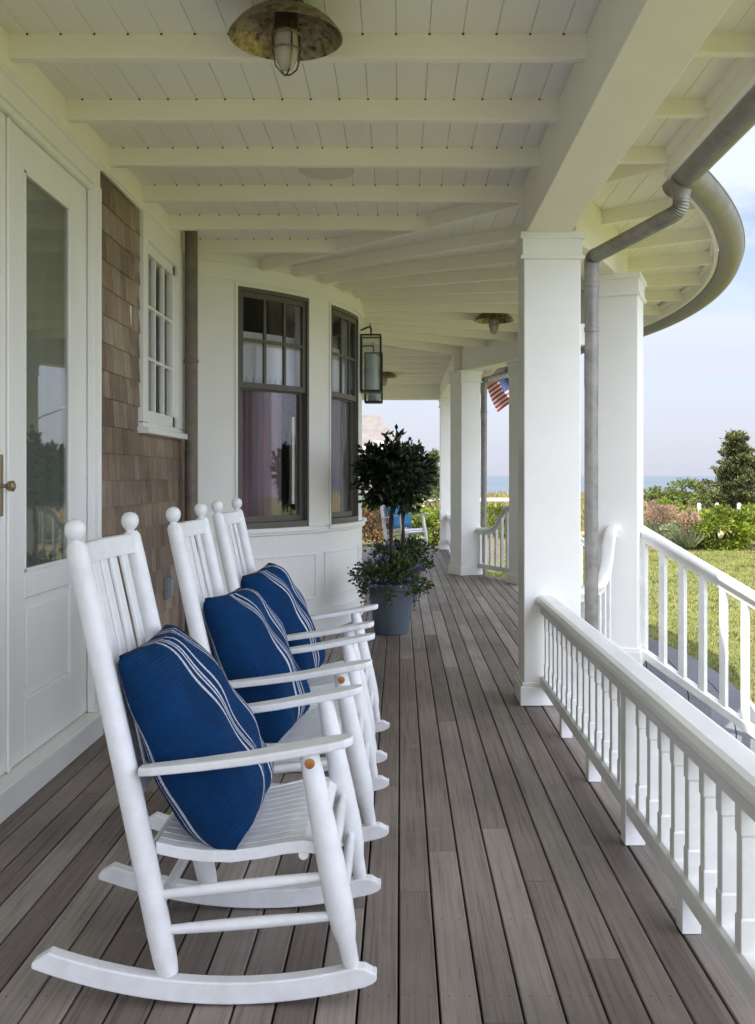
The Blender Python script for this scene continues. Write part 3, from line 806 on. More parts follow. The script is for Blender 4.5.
# ------------------------------------------------------------------ ceiling lights, speaker, lanterns
def barn_light():
    t = thing('ceiling_light', (0, 0, 0), '', 'ceiling light', 'brass ceiling lights'); ORG[t.name] = Vector((0, 0, 0))
    m = MB(); m.lathe([(.0, .0), (.058, 0), (.062, -.008), (.056, -.018), (.045, -.022), (.045, -.034)], n=32); m.build('canopy', M['brass_dark'], t)
    out = [(.040, -.030), (.062, -.034), (.10, -.045), (.14, -.066), (.17, -.092), (.188, -.116), (.193, -.122), (.195, -.126), (.191, -.128)]
    inn = [(.186, -.122), (.178, -.110), (.158, -.086), (.12, -.060), (.08, -.046), (.03, -.040)]
    m = MB(); m.lathe(out + inn, n=64); m.build('shade', M['brass'], t)
    m = MB(); m.lathe([(.040, -.038), (.040, -.105), (.034, -.110)], n=28); m.build('socket', M['brass_dark'], t)
    m = MB(); m.lathe([(.035, -.104), (.040, -.13), (.040, -.178), (.034, -.210), (.021, -.234), (.003, -.242)], n=28); m.build('bulb_jar', M['frost'], t)
    for k in range(4):
        a = PI / 2 * k + .5; P = [(r * math.cos(a), r * math.sin(a), z) for r, z in ((.045, -.09), (.050, -.14), (.049, -.19), (.039, -.230), (.015, -.252), (0, -.256))]
        m = MB(); m.tube(P, .0030, 8); m.build('cage_wire', M['brass'], t)
    for z, r in ((-.122, .0495), (-.172, .0505)):
        m = MB(); m.tube([(r * math.cos(2 * PI * j / 28), r * math.sin(2 * PI * j / 28), z) for j in range(29)], .0030, 8, caps=False); m.build('cage_ring', M['brass'], t)
    return t
bl = barn_light()
spots = [(-.39, 3.36, 'hammered brass ceiling light close overhead with a caged jar bulb'), (.91, 9.5, 'small brass ceiling light hanging over the rounded part of the porch'),
         (-.24, 14.9, 'distant ceiling light half hidden behind the wall lanterns')]
for i, (x, y, l) in enumerate(spots):
    o = bl if i == 0 else copy_tree(bl)
    o.location = (x, y, ZC); o['label'] = l
m = MB(); m.lathe([(.0, 0), (.135, 0), (.145, -.006), (.145, .0)], (-.39, 5.22, ZC - .001), 40); m.lathe([(.0, -.012), (.12, -.012), (.14, -.006)], (-.39, 5.22, ZC - .001), 40)
tag(m.build('ceiling_speaker', M['speaker']), 'flat round cream speaker cover set in the ceiling', 'speaker')

def lantern(px, py, pz, wallp, label):
    t = thing('wall_lantern', (px, py, pz), label, 'lantern', 'black wall lanterns')
    w, h, r = .175, .50, .0075
    m = MB(); x0, x1, y0, y1, z0, z1 = px - w / 2, px + w / 2, py - w / 2, py + w / 2, pz, pz + h
    for x in (x0, x1):
        for y in (y0, y1): m.box(x - r, x + r, y - r, y + r, z0, z1)
    for z in (z0, z1):
        for y in (y0, y1): m.box(x0 + r, x1 - r, y - r + .001, y + r - .001, z - r, z + r)
        for x in (x0, x1): m.box(x - r + .001, x + r - .001, y0 - r + .002, y1 + r - .002, z - r + .001, z + r - .001)
    m.build('frame', M['black'], t, .001)
    m = MB(); m.box(x0, x1, y0, y1, z0 - .012, z0 - .004); m.build('base_plate', M['black'], t)
    for nm, bx in (('x0', (x0 - .001, x0 + .001, y0 + r, y1 - r)), ('x1', (x1 - .001, x1 + .001, y0 + r, y1 - r)), ('y0', (x0 + r, x1 - r, y0 - .001, y0 + .001)), ('y1', (x0 + r, x1 - r, y1 - .001, y1 + .001))):
        m = MB(); m.box(*bx, z0 + r, z1 - r); m.build('glass_pane', M['clear'], t)
    m = MB(); m.lathe([(.0, .002), (.055, .002), (.058, .02), (.058, .32), (.055, .33), (.050, .32)], (px, py, z0), 24); m.build('candle_glass', M['candle'], t)
    m = MB(); m.tube([(px, py, z1 + .002), (px, py, z1 + .07), (px - .02, py, z1 + .085), (wallp[0], wallp[1], z1 + .05)], .008, 8); m.build('bracket', M['black'], t)
    m = MB(); m.tube([(px, py, z1 + .06), (px - .012, py, z1 + .12)], [.008, .003], 8); m.build('finial', M['black'], t)
lantern(-.262, 8.86, 2.015, (-.36, 8.86), 'large black framed lantern on the rounded wall past the windows')
lantern(-.275, 10.2, 2.02, (-.62, 10.08), 'second black lantern, mostly hidden behind the large one')

# ------------------------------------------------------------------ rocking chairs
def make_chair():
    t = thing('rocking_chair', (0, 0, 0), '', 'rocking chair', 'white porch rocking chairs'); ORG[t.name] = Vector((0, 0, 0))
    W = M['chair']
    zb = lambda x: .39 * (x - .05) ** 2
    px = lambda z: -.098 - .226 * (z - .066) / 1.034     # rear post line
    lx = lambda z: .337 - .097 * (z - .10) / .485        # front leg line
    for s in (-1, 1):
        rings = []
        xs = [-.415, -.40, -.375] + [-.35 + .05 * i for i in range(15)] + [.372, .39, .40]
        for x in xs:
            hh = .052 if -.372 < x < .365 else (.052 * (x + .425) / .053 + .004 if x < 0 else .052 - (x - .365) * 1.0)
            b0 = zb(x) + .001 + (max(0, x - .385) * .6)
            y = s * .257
            rings.append([(x, y - .019, b0), (x, y + .019, b0), (x, y + .019, b0 + hh), (x, y - .019, b0 + hh)])
        m = MB(); m.loft(rings); m.build('rocker', W, t, .004, 2)
        # rear post
        zz = [.062, .09, .15, .30, .50, .80, 1.02, 1.075, 1.088]
        rr = [.024, .028, .030, .030, .029, .027, .026, .025, .018]
        yy = lambda z: s * (.252 - .014 * min(1, z / .5))
        m = MB(); m.tube([(px(z), yy(z), z) for z in zz], rr, 20); m.build('back_post', W, t)
        x, y = px(1.095), yy(1.1)
        m = MB(); m.lathe([(.013, -.012), (.011, .0), (.012, .006), (.018, .011), (.0235, .022), (.0248, .033), (.0225, .044), (.015, .053), (.004, .0565), (.0005, .0567)], (x, y, 1.088), 22); m.build('finial', W, t)
        # front leg
        zz = [.085, .10, .145, .18, .24, .34, .46, .56, .60]
        rr = [.017, .020, .022, .030, .034, .033, .029, .025, .022]
        m = MB(); m.tube([(lx(z), s * .258, z) for z in zz], rr, 20); m.build('leg', W, t)
        # arm
        m = MB(); rings = []
        for x, w, z, oy in ((-.165, .030, .548, -.004), (-.13, .048, .553, 0), (-.02, .056, .566, .004), (.10, .066, .583, .008), (.22, .080, .605, .012), (.29, .080, .618, .014), (.325, .064, .624, .014), (.345, .034, .628, .012)):
            y = s * (.262 + oy)
            rings.append([(x, y - w / 2, z - .011), (x, y + w / 2, z - .011), (x, y + w / 2, z + .010), (x, y - w / 2, z + .010)])
        m.loft(rings); m.build('armrest', W, t, .005, 2)
        for za, zb_ in ((.246, .30), (.164, .205)):
            m = MB(); a = Vector((px(za), yy(za), za)); b_ = Vector((lx(zb_), s * .258, zb_))
            m.tube([a.lerp(b_, k / 6) for k in range(7)], [.010, .0125, .014, .0145, .014, .0125, .010], 14); m.build('side_stretcher', W, t)
    for z, r in ((.325, .015), (.215, .015)):
        m = MB(); m.tube([(lx(z), -.25 + .5 * k / 6, z) for k in range(7)], [.010, r * .9, r, r * 1.05, r, r * .9, .010], 14); m.build('front_stretcher', W, t)
    m = MB(); m.tube([(px(.21), -.24, .21), (px(.21), .24, .21)], .013, 14); m.build('rear_stretcher', W, t)
    m = MB(); m.tube([(px(.33), -.24, .325), (px(.33), .24, .325)], .013, 14); m.build('seat_support', W, t)
    m = MB(); m.tube([(.225, -.25, .345), (.225, .25, .345)], .012, 12); m.build('seat_support', W, t)
    # seat of narrow slats, scooped
    prof = [(-.135, .362), (-.08, .352), (-.02, .346), (.05, .347), (.12, .358), (.18, .371), (.225, .377), (.255, .374), (.272, .362)]
    m = MB(); ns = 12
    for k in range(ns):
        rings = []
        for x, z in prof:
            f = (x + .135) / .407; hw = .215 + .035 * f
            y0 = -hw + 2 * hw * k / ns + .0013; y1 = -hw + 2 * hw * (k + 1) / ns - .0013
            rings.append([(x, y0, z - .018), (x, y1, z - .018), (x, y1, z), (x, y0, z)])
        m.loft(rings)
    m.build('seat', W, t, .0015)
    # solid seat edges
    for s in (-1, 1):
        m = MB(); rings = []
        for x, z in prof:
            f = (x + .135) / .407; hw = .215 + .035 * f
            rings.append([(x, s * hw - .006, z - .026), (x, s * hw + .006, z - .026), (x, s * hw + .006, z + .003), (x, s * hw - .006, z + .003)])
        m.loft(rings); m.build('seat_edge', W, t, .003, 2)
    # back rails and slats
    def rail(z0, z1, bow):
        m = MB(); rings = []
        for k in range(13):
            y = -.225 + .45 * k / 12; b_ = bow * (1 - (2 * k / 12 - 1) ** 2)
            rings.append([(px(z0) - b_ - .011, y, z0), (px(z0) - b_ + .011, y, z0), (px(z1) - b_ + .011, y, z1), (px(z1) - b_ - .011, y, z1)])
        m.loft(rings, smooth=False); return m
    rail(1.028, 1.082, .022).build('top_rail', W, t, .004, 2)
    rail(.455, .50, .018).build('lower_rail', W, t, .004, 2)
    for k in range(5):
        y = -.156 + .078 * k; b_ = .022 * (1 - (y / .225) ** 2)
        m = MB(); w = .0255
        rings = [[(px(z) - b_ - .006, y - w, z), (px(z) - b_ + .006, y - w, z), (px(z) - b_ + .006, y + w, z), (px(z) - b_ - .006, y + w, z)] for z in (.49, .75, 1.035)]
        m.loft(rings); m.build('back_slat', W, t, .003)
    return t
ch0 = make_chair()
CH = [(-.455, 2.585, 0, 'nearest white rocking chair with a rusty plug at the top of its front leg'),
      (-.440, 3.53, rad(.5), 'middle white rocking chair in the row of three beside the shingle wall'),
      (-.452, 4.40, rad(-.5), 'third white rocking chair in the row, closest to the rounded bay'),
      (.03, 16.4, rad(-46), 'distant white rocking chair at the far end of the deck behind the topiary')]
CHS = []
for i, (x, y, r, l) in enumerate(CH):
    o = ch0 if i == 0 else copy_tree(ch0)
    o.location = (x, y, 0.002); o.rotation_euler.z = r; o['label'] = l; CHS.append(o)
for i in (0, 1):   # rusty wood plugs on two front legs
    m = MB(); m.tube([(.242, -.270, .572), (.243, -.2845, .571)], [.0135, .0120], 9)
    m.build('rusty_plug', M['plug'], CHS[i], local=True)

# ------------------------------------------------------------------ pillows
def pillow(loc, rot, w, h, d, label, mat, seed, grp='striped navy pillows', pinch=.05):
    rg = random.Random(seed)
    n = 34; vs = []; fs = []
    ph = [rg.uniform(0, 6) for _ in range(6)]
    for side in (1, -1):
        for j in range(n + 1):
            for i in range(n + 1):
                u = -1 + 2 * i / n; v = -1 + 2 * j / n
                e_ = (1 - abs(u) ** 2.6) * (1 - abs(v) ** 2.6)
                th = max(e_, 0) ** .38
                sx = 1 - pinch * (1 - v * v) * abs(u) ** 3 - .015 * v ** 8; sy = 1 - pinch * (1 - u * u) * abs(v) ** 3 - .015 * u ** 8
                wr = .007 * math.sin(5 * u + 3 * v + ph[0]) + .005 * math.exp(-((u * .8 + v * .6 - .75) * 5) ** 2) - .006 * math.exp(-((u * .5 - v * .8 - .62) * 5) ** 2) - .006 * math.exp(-((-u * .7 + v * .7 - .8) * 5) ** 2) + .005 * math.sin(9 * v - 4 * u + ph[1]) + .004 * math.sin(11 * u + ph[2]) * v
                edge = min(1, e_ * 4)
                vs.append((u * w / 2 * sx, v * h / 2 * sy, (d * .42 * th * (1 - .12 * v) + wr * edge) if side > 0 else -(d * .46 * th * (1 - .38 * v) + wr * edge * .5)))
    b_ = (n + 1) ** 2
    for j in range(n):
        for i in range(n):
            a = j * (n + 1) + i
            fs.append((a, a + 1, a + n + 2, a + n + 1)); fs.append((b_ + a, b_ + a + n + 1, b_ + a + n + 2, b_ + a + 1))
    m = MB(); m.add(vs, fs, True)
    # local: x = chair width, y = up, z = front ; turn into chair-like frame
    ob = m.build('pillow', mat, None, local=True, fix=False)
    me = ob.data; uvl = me.uv_layers.new(name='UVMap'); vi = np.zeros(len(me.loops), dtype=np.int32); me.loops.foreach_get('vertex_index', vi)
    uvl.data.foreach_set('uv', np.stack([((vi % b_) % (n + 1)) / n + 2.0 * (vi >= b_), ((vi % b_) // (n + 1)) / n], 1).astype(np.float32).ravel())
    import bmesh
    bm = bmesh.new(); bm.from_mesh(ob.data); bmesh.ops.remove_doubles(bm, verts=bm.verts, dist=.0006); bmesh.ops.recalc_face_normals(bm, faces=bm.faces); bm.to_mesh(ob.data); bm.free()
    # columns of the rotation: local x -> +Y world, local y -> up/back, local z -> front (+X)
    lean, yaw, roll = rot
    up = Vector((-math.sin(lean), 0, math.cos(lean))); fr = Vector((math.cos(lean), 0, math.sin(lean))); wd = Vector((0, 1, 0))
    R = Matrix((wd, up, fr)).transposed()
    R = Matrix.Rotation(yaw, 3, 'Z') @ R @ Matrix.Rotation(roll, 3, 'Z')
    ob.matrix_world = Matrix.Translation(loc) @ R.to_4x4()
    tag(ob, label, 'pillow', grp); return ob
for i, (dx, dy, ln, yw, rl, lab) in enumerate(((-.006, .0, 31, -1, 1, 'navy pillow with white stripes on the nearest rocking chair'),
                                         (-.002, .0, 28, -5, -2, 'navy pillow with white stripes on the middle rocking chair'),
                                         (-.002, -.01, 26, -9, 3, 'navy pillow with white stripes on the third rocking chair'))):
    x, y, r, l = CH[i]
    pillow((x - .070 + dx, y - .008 + dy, .590), (rad(ln), rad(yw), rad(rl)), (.47, .465, .45)[i], .550, .255, lab, M['pillow'], i * 7 + 2)
pillow((CH[3][0] - .05, CH[3][1] + .05, .60), (rad(25), rad(-46), 0), .46, .46, .18, 'bright blue pillow on the distant rocking chair', M['pillow_far'], 5, None)

# ------------------------------------------------------------------ foliage
def leaf_quads(P, D, size, aspect=.42, fold=.25, up=None):
    """P points (n,3), D directions (n,3); returns verts, faces for folded leaves"""
    n = len(P)
    D = D / np.linalg.norm(D, axis=1, keepdims=True)
    r = RNG.normal(size=(n, 3)); S = np.cross(D, r); S /= np.linalg.norm(S, axis=1, keepdims=True); U = np.cross(S, D)
    s = (size * RNG.uniform(.7, 1.25, n))[:, None]
    base = P; tip = P + D * s; mid = P + D * s * .5
    a = mid + S * s * aspect / 2 + U * s * fold * aspect; b = mid - S * s * aspect / 2 + U * s * fold * aspect
    V = np.stack([base, a, tip, b], 1).reshape(-1, 3)
    F = np.arange(n * 4).reshape(n, 4)
    tri = np.concatenate([F[:, [0, 1, 2]], F[:, [0, 2, 3]]], 0)
    return V, tri
def mesh_np(name, V, F, mat, parent=None, origin=None):
    me = bpy.data.meshes.new(name)
    o0 = np.array(ORG[parent.name]) if parent is not None else np.array(origin if origin is not None else (V[:, 0].mean(), V[:, 1].mean(), V[:, 2].min()))
    V = V - o0; k = F.shape[1]
    me.vertices.add(len(V)); me.vertices.foreach_set('co', V.astype(np.float32).ravel())
    me.loops.add(F.size); me.loops.foreach_set('vertex_index', F.astype(np.int32).ravel())
    me.polygons.add(len(F)); me.polygons.foreach_set('loop_start', np.arange(0, F.size, k, dtype=np.int32))
    try: me.polygons.foreach_set('loop_total', np.full(len(F), k, dtype=np.int32))
    except Exception: pass
    me.update(calc_edges=True); me.validate(); me.materials.append(mat)
    ob = bpy.data.objects.new(name, me); COL.objects.link(ob)
    if parent is not None: ob.parent = parent; ORG[ob.name] = Vector(o0)
    else: ob.location = o0; ORG[ob.name] = Vector(o0)
    return ob
def blob(center, radii, n, nclump=14, shell=.55, cl=.32):
    """points gathered in clumps spread over an ellipsoid; returns points, outward directions"""
    c = np.array(center); R = np.array(radii)
    q = RNG.normal(size=(nclump, 3)); q /= np.linalg.norm(q, axis=1, keepdims=True)
    cc = q * (RNG.uniform(shell, .95, nclump))[:, None]
    cc[:, 2] = np.where(cc[:, 2] < -.3, cc[:, 2] - .15, cc[:, 2])
    sz = RNG.uniform(.6, 1.15, nclump) * cl
    idx = RNG.integers(0, nclump, n)
    p = RNG.normal(size=(n, 3)); p /= np.linalg.norm(p, axis=1, keepdims=True)
    p *= (RNG.uniform(0, 1, n) ** .4)[:, None]
    pts = cc[idx] + p * sz[idx][:, None]
    D = pts * .7 + p * .7 + RNG.normal(size=(n, 3)) * .45
    return c + pts * R, D

def shrub(name, c, r, n, size, mat, label, cat='shrub', group=None, ncl=26, shell=.6, cl=.34, aspect=.5):
    t = thing(name, (c[0], c[1], c[2] - r[2]), label, cat, group)
    P, D = blob(c, r, n, ncl, shell, cl); P[:, 2] = np.maximum(P[:, 2], c[2] - r[2] * .98)
    V, F = leaf_quads(P, D + np.array([0, 0, .3]), size, aspect); mesh_np('foliage', V, F, mat, t)
    m = MB()
    for k in range(5):
        a = 2 * PI * k / 5 + .3; m.tube([(c[0], c[1], c[2] - r[2] - .1), (c[0] + .3 * r[0] * math.cos(a), c[1] + .3 * r[1] * math.sin(a), c[2]), (c[0] + .6 * r[0] * math.cos(a), c[1] + .6 * r[1] * math.sin(a), c[2] + r[2] * .5)], [.04 * r[0], .03 * r[0], .01 * r[0]], 6)
    m.build('stem', M['bark'], t)
    return t

# pots with topiary
def potted(x, y, s, lab, seed):
    m = MB(); m.lathe([(.0, 0), (.128 * s, 0), (.135 * s, .008), (.180 * s, .34 * s), (.196 * s, .355 * s), (.200 * s, .39 * s), (.192 * s, .40 * s), (.178 * s, .395 * s), (.172 * s, .34 * s)], (x, y, .002), 40)
    t = thing('plant_pot', (x, y, 0), lab[0], 'pot', 'blue grey plant pots')
    m.build('vessel', M['pot'], t)
    m = MB(); m.lathe([(.0, .352 * s), (.176 * s, .35 * s), (.174 * s, .34 * s)], (x, y, .002), 30); m.build('soil', M['soil'], t)
    # flowers
    f = thing('trailing_flowers', (x, y, .36 * s), lab[2], 'flowers', 'trailing flowers in the pots')
    P, D = blob((x, y, .49 * s), (.29 * s, .29 * s, .17 * s), 1700, 22, .3, .45)
    V, F = leaf_quads(P, D + np.array([0, 0, .2]), .046, .5); mesh_np('foliage', V, F, M['leaf_under'], f)
    P2 = []; 
    for k in range(17):
        a = RNG.uniform(0, 2 * PI); L = RNG.uniform(.05, .26)
        for q in range(int(18 * L / .15)):
            tt = q / max(1, int(18 * L / .15)); r = .20 * s + .035 * math.sin(tt * 2) + RNG.normal() * .010
            P2.append((x + r * math.cos(a + tt * .1), y + r * math.sin(a + tt * .1), .40 * s - L * tt + RNG.normal() * .006))
    P2 = np.array(P2); V, F = leaf_quads(P2, RNG.normal(size=P2.shape) + np.array([0, 0, -.4]), .030, .6); mesh_np('trailing_vine', V, F, M['leaf_under'], f)
    P3, D3 = blob((x - .03, y, .455 * s), (.28 * s, .28 * s, .15 * s), 260, 12, .8, .4)
    V, F = leaf_quads(P3, D3, .022, .9, .1); mesh_np('petal', V, F, M['flower'], f)['kind'] = 'stuff'
    # tree
    t2 = thing('topiary_tree', (x, y, .35 * s), lab[1], 'topiary', 'potted standard trees')
    m = MB(); m.tube([(x, y, .34 * s), (x + .012, y, .6), (x - .008, y + .01, .85), (x + .01, y, 1.06)], [.017, .014, .013, .011], 10)
    m.tube([(x + .015, y + .01, .34 * s), (x - .01, y + .01, .62), (x + .012, y, .9), (x, y, 1.06)], [.012, .011, .010, .009], 8)
    rg = random.Random(seed)
    for k in range(30):
        a = rg.uniform(0, 2 * PI); e_ = rg.uniform(-.35, 1.3); L = rg.uniform(.18, .30)
        m.tube([(x, y, 1.04), (x + L * .5 * math.cos(a) * math.cos(e_), y + L * .5 * math.sin(a) * math.cos(e_), 1.1 + L * .5 * math.sin(e_)),
                (x + L * math.cos(a) * math.cos(e_), y + L * math.sin(a) * math.cos(e_), 1.14 + L * 1.2 * math.sin(e_))], [.006, .004, .002], 5)
    m.build('trunk', M['bark'], t2)
    n = 2500
    P, D = blob((x + .02, y, 1.275), (.262, .262, .255), n, 46, .35, .30)
    P = P + RNG.normal(size=P.shape) * .012
    # sprays that stick out of the ball
    Q = []; QD = []
    for k in range(46):
        q = RNG.normal(size=3); q /= np.linalg.norm(q); L = RNG.uniform(.22, .34)
        for j in range(9):
            w = L * (.75 + .32 * j / 9); Q.append(np.array([x, y, 1.27]) + q * w + RNG.normal(size=3) * .006 + np.array([0, 0, .02 * j / 9])); QD.append(q * .6 + RNG.normal(size=3) * .55 + np.array([0, 0, .35]))
    P = np.concatenate([P, np.array(Q)]); D = np.concatenate([D, np.array(QD)])
    V, F = leaf_quads(P, D, .068, .46, .3); mesh_np('crown', V, F, M['leaf_dark'], t2)
potted(-.07, 7.80, 1.0, ('large blue grey pot standing nearest on the deck', 'dark leaved round topiary tree in the nearer pot', 'violet flowers trailing over the rim of the nearer pot'), 3)
potted(.03, 9.75, 1.0, ('blue grey pot standing behind the nearer pot', 'dark topiary tree standing behind the nearer topiary', 'trailing flowers in the pot farther along the deck'), 4)

# ------------------------------------------------------------------ garden
GZ0 = -.65
def sheet(name, mat, xs, ys, zf, label, cat, kind='structure'):
    V = np.array([(x, y, zf(x, y)) for y in ys for x in xs]); nx = len(xs)
    F = np.array([(j * nx + i, j * nx + i + 1, (j + 1) * nx + i + 1, (j + 1) * nx + i) for j in range(len(ys) - 1) for i in range(nx - 1)])
    o = mesh_np(name, V, F, mat, None, (0, 0, 0)); tag(o, label, cat, None, kind); return o
sheet('lawn', M['lawn'], [-80 + 8 * i for i in range(21)], [-60 + 4 * i for i in range(25)] , lambda x, y: GZ0 if y < 36 else GZ0 - .3, 'sunlit mown lawn around the porch', 'lawn')
def dz(x, y):
    if y < 31.9: return GZ0 - .05
    if y < 64:
        t = (y - 32) / 32; z = GZ0 + .01 + t * .50 + .10 * math.sin(x * .4 + y * .3) * t + .06 * math.sin(x * 1.7 + y) * t
        return z
    t = min(1, (y - 64) / 16); return GZ0 + .5 - 10 * t
sheet('dune', M['dune'], [-90 + 1.5 * i for i in range(121)], [30 + 1.0 * i for i in range(51)], dz, 'low grassy dune between the garden and the sea', 'dune')
sheet('sea', M['sea'], [-40000, -10000, -2000, 0, 2000, 10000, 40000], [66, 200, 1000, 4000, 12000, 40000, 60000], lambda x, y: -8.0, 'pale blue sea out to the horizon', 'sea')
# stone edge at the foot of the steps
m = MB(); m.sweep(RECT(-.07, .07, 0, .04), arc(RC, 7.99, -24, 24, 40, GZ0)); tag(m.build('path', M['stone'], bev=.006), 'pale stone paving along the foot of the curved steps', 'path', kind='structure')
m = MB(); m.sweep(RECT(-.5, .5, 0, .03), [(1.95, 2.0, GZ0), (2.1, 4.6, GZ0), (2.9, 6.0, GZ0)]); tag(m.build('planting_bed', M['mulch']), 'strip of brown mulch beside the porch', 'garden bed', kind='structure')
m = MB(); m.prism([(2, 25.4), (7, 24.9), (13, 25.6), (18, 26.4), (18, 30), (2, 30)], GZ0 - .05, GZ0 + .02); m.prism([(-12, 22.8), (3, 22.6), (3, 28), (-12, 28)], GZ0 - .05, GZ0 + .021)
tag(m.build('garden_bed', M['mulch']), 'mulched border under the garden shrubs', 'garden bed', kind='structure')

# lawn blades
def blades(name, n, xr, yr, h, w, mat, label, zfn, dens=None):
    x = RNG.uniform(*xr, n); u = RNG.uniform(0, 1, n); y = yr[0] * (yr[1] / yr[0]) ** u
    keep = (x / y < .42) & (x / y > -.15)
    d = np.hypot(x - RC.x, y - RC.y); keep &= (d > 8.09) | (x < 0)
    x, y = x[keep], y[keep]; n = len(x)
    z = zfn(x, y); a = RNG.uniform(0, 2 * PI, n); hh = h * RNG.uniform(.5, 1.2, n) * (1 + y / 30); ww = w * (1 + y / 12)
    dx, dy = np.cos(a) * ww, np.sin(a) * ww; lx, ly = RNG.normal(size=n) * hh * .45, RNG.normal(size=n) * hh * .45
    V = np.stack([np.stack([x - dx, y - dy, z], 1), np.stack([x + dx, y + dy, z], 1), np.stack([x + lx, y + ly, z + hh], 1)], 1).reshape(-1, 3)
    F = np.arange(n * 3).reshape(n, 3); o = mesh_np(name, V, F, mat, None, (0, 0, GZ0)); tag(o, label, 'grass', None, 'stuff')
blades('grass', 230000, (-4, 13), (7, 31), .030, .0035, M['blade'], 'short green and straw coloured grass of the lawn', lambda x, y: np.full_like(x, GZ0))
blades('dune_grass', 60000, (-12, 30), (33, 64), .14, .012, M['dune_blade'], 'straw coloured beach grass on the dune', lambda x, y: GZ0 + .01 + (y - 32) / 32 * .5)

def at(px, Y): return (px - 400) / 980 * Y
def zz(py, Y): return 1.25 - (py - 476) / 980 * Y
# right-hand garden
sg = 'leafy garden shrubs along the lawn'
for px, yt, yb, Y, hw, n, mt, lab in (
        (719, 505, 549, 25.5, .92, 9000, 'leaf_hedge', 'rounded bright green shrub standing in front of the white posts'),
        (697, 519, 549, 26.2, .5, 3500, 'leaf_hedge', 'small low green shrub beside the narrow pinkish grass clump'),
        (672, 502, 540, 29.0, .9, 4000, 'leaf_hedge', 'bright green shrub left of the three white posts'),
        (775, 503, 540, 26.0, 1.0, 3200, 'leaf_hedge', 'bright green shrub at the edge of the view beyond the stair railing'),
        (690, 480, 510, 48.0, 1.9, 3600, 'leaf_olive', 'low olive green bush against the sea left of the cedar'),
        (668, 487, 505, 48.0, 1.2, 1800, 'leaf_olive', 'lowest olive bush where the shrubs meet the sea'),
        (722, 490, 512, 45.0, 1.4, 2200, 'leaf_olive', 'olive bush at the foot of the cedar'),
        (497, 506, 540, 30.0, .75, 2200, 'leaf_hedge', 'yellow green shrub seen between the far columns'),
        (484, 510, 532, 32.0, .6, 1000, 'bronze', 'reddish bush seen between the far columns'),
        (410, 506, 541, 26.0, .70, 2600, 'leaf_hedge', 'yellow green shrub beyond the end of the deck'),
        (436, 508, 541, 26.5, .60, 2200, 'leaf_hedge', 'yellow green shrub beside the farthest column'),
        (375, 503, 541, 26.0, .65, 2200, 'bronze', 'brownish shrub beyond the nearer topiary'),
        (385, 492, 520, 33.0, 1.1, 2600, 'leaf_olive', 'olive shrub in front of the distant house'),
        (436, 492, 520, 36.0, 1.0, 1800, 'leaf_olive', 'olive bush under the small distant cedar')):
    zt, zb_ = zz(yt, Y), max(zz(yb, Y), GZ0)
    shrub('shrub', (at(px, Y), Y, (zt + zb_) / 2), (hw, hw * .9, (zt - zb_) / 2), n, .105 if Y < 40 else .15, M[mt], lab, 'shrub', sg)
def plume_grass(px, Y, yt, yb, w, lab, n=1500, up='plume', low='sage'):
    zt, zb_ = zz(yt, Y), zz(yb, Y); x = at(px, Y); h = zt - zb_
    t = thing('ornamental_grass', (x, Y, zb_), lab, 'grass clump', 'ornamental grasses')
    P, D = blob((x, Y, zb_ + h * .70), (w, w, h * .34), n, 22, .3, .4); V, F = leaf_quads(P, D * .8 + np.array([0, 0, 1.0]), .10, .28); mesh_np('plume', V, F, M[up], t)
    m_ = 500; a = RNG.uniform(0, 2 * PI, m_); r = RNG.uniform(0, w * .6, m_); P = np.stack([x + r * np.cos(a), Y + r * np.sin(a), np.full(m_, zb_)], 1)
    D = np.stack([np.cos(a) * .5, np.sin(a) * .5, np.ones(m_)], 1) + RNG.normal(size=(m_, 3)) * .25; V, F = leaf_quads(P, D, h * .58, .035); mesh_np('blade', V, F, M[low], t)
plume_grass(660, 27.0, 504, 540, .52, 'pinkish plumed grass clump beside the white column', 1500)
plume_grass(689, 25.0, 510, 548, .28, 'narrow pinkish plumed grass clump in front of the shrubs', 1400)
plume_grass(676, 25.3, 524, 546, .42, 'low silvery green grass clump on the bed edge', 700, 'sage')
plume_grass(648, 27.5, 500, 540, .5, 'pinkish grass clump partly hidden by the column', 900)
plume_grass(505, 31.0, 503, 530, .5, 'pinkish grass clump beyond the far curved railing', 800)
# white posts
for px in (699, 717, 739):
    Y = 30.0; x = at(px, Y)
    m = MB(); m.box(x - .05, x + .05, Y - .05, Y + .05, GZ0 - .1, zz(504, Y)); m.box(x - .035, x + .035, Y - .035, Y + .035, zz(504, Y), zz(504, Y) + .03)
    tag(m.build('fence_post', M['trim'], bev=.01), {699: 'left', 717: 'middle', 739: 'right'}[px] + ' one of the three short white posts among the shrubs', 'post', 'white garden posts')
# rail fence in the dune
t = thing('rail_fence', (2, 46, GZ0 + .1), 'low white rail fence on the dune seen under the flag', 'fence')
m = MB(); m.box(-3.5, 7.5, 45.97, 46.03, zz(501, 46), zz(498, 46)); m.build('rail', M['trim'], t)
for k in range(6):
    x = -3.0 + 2.05 * k; m = MB(); m.box(x - .06, x + .06, 45.9, 45.965, GZ0, zz(497, 46)); m.build('post', M['trim'], t)
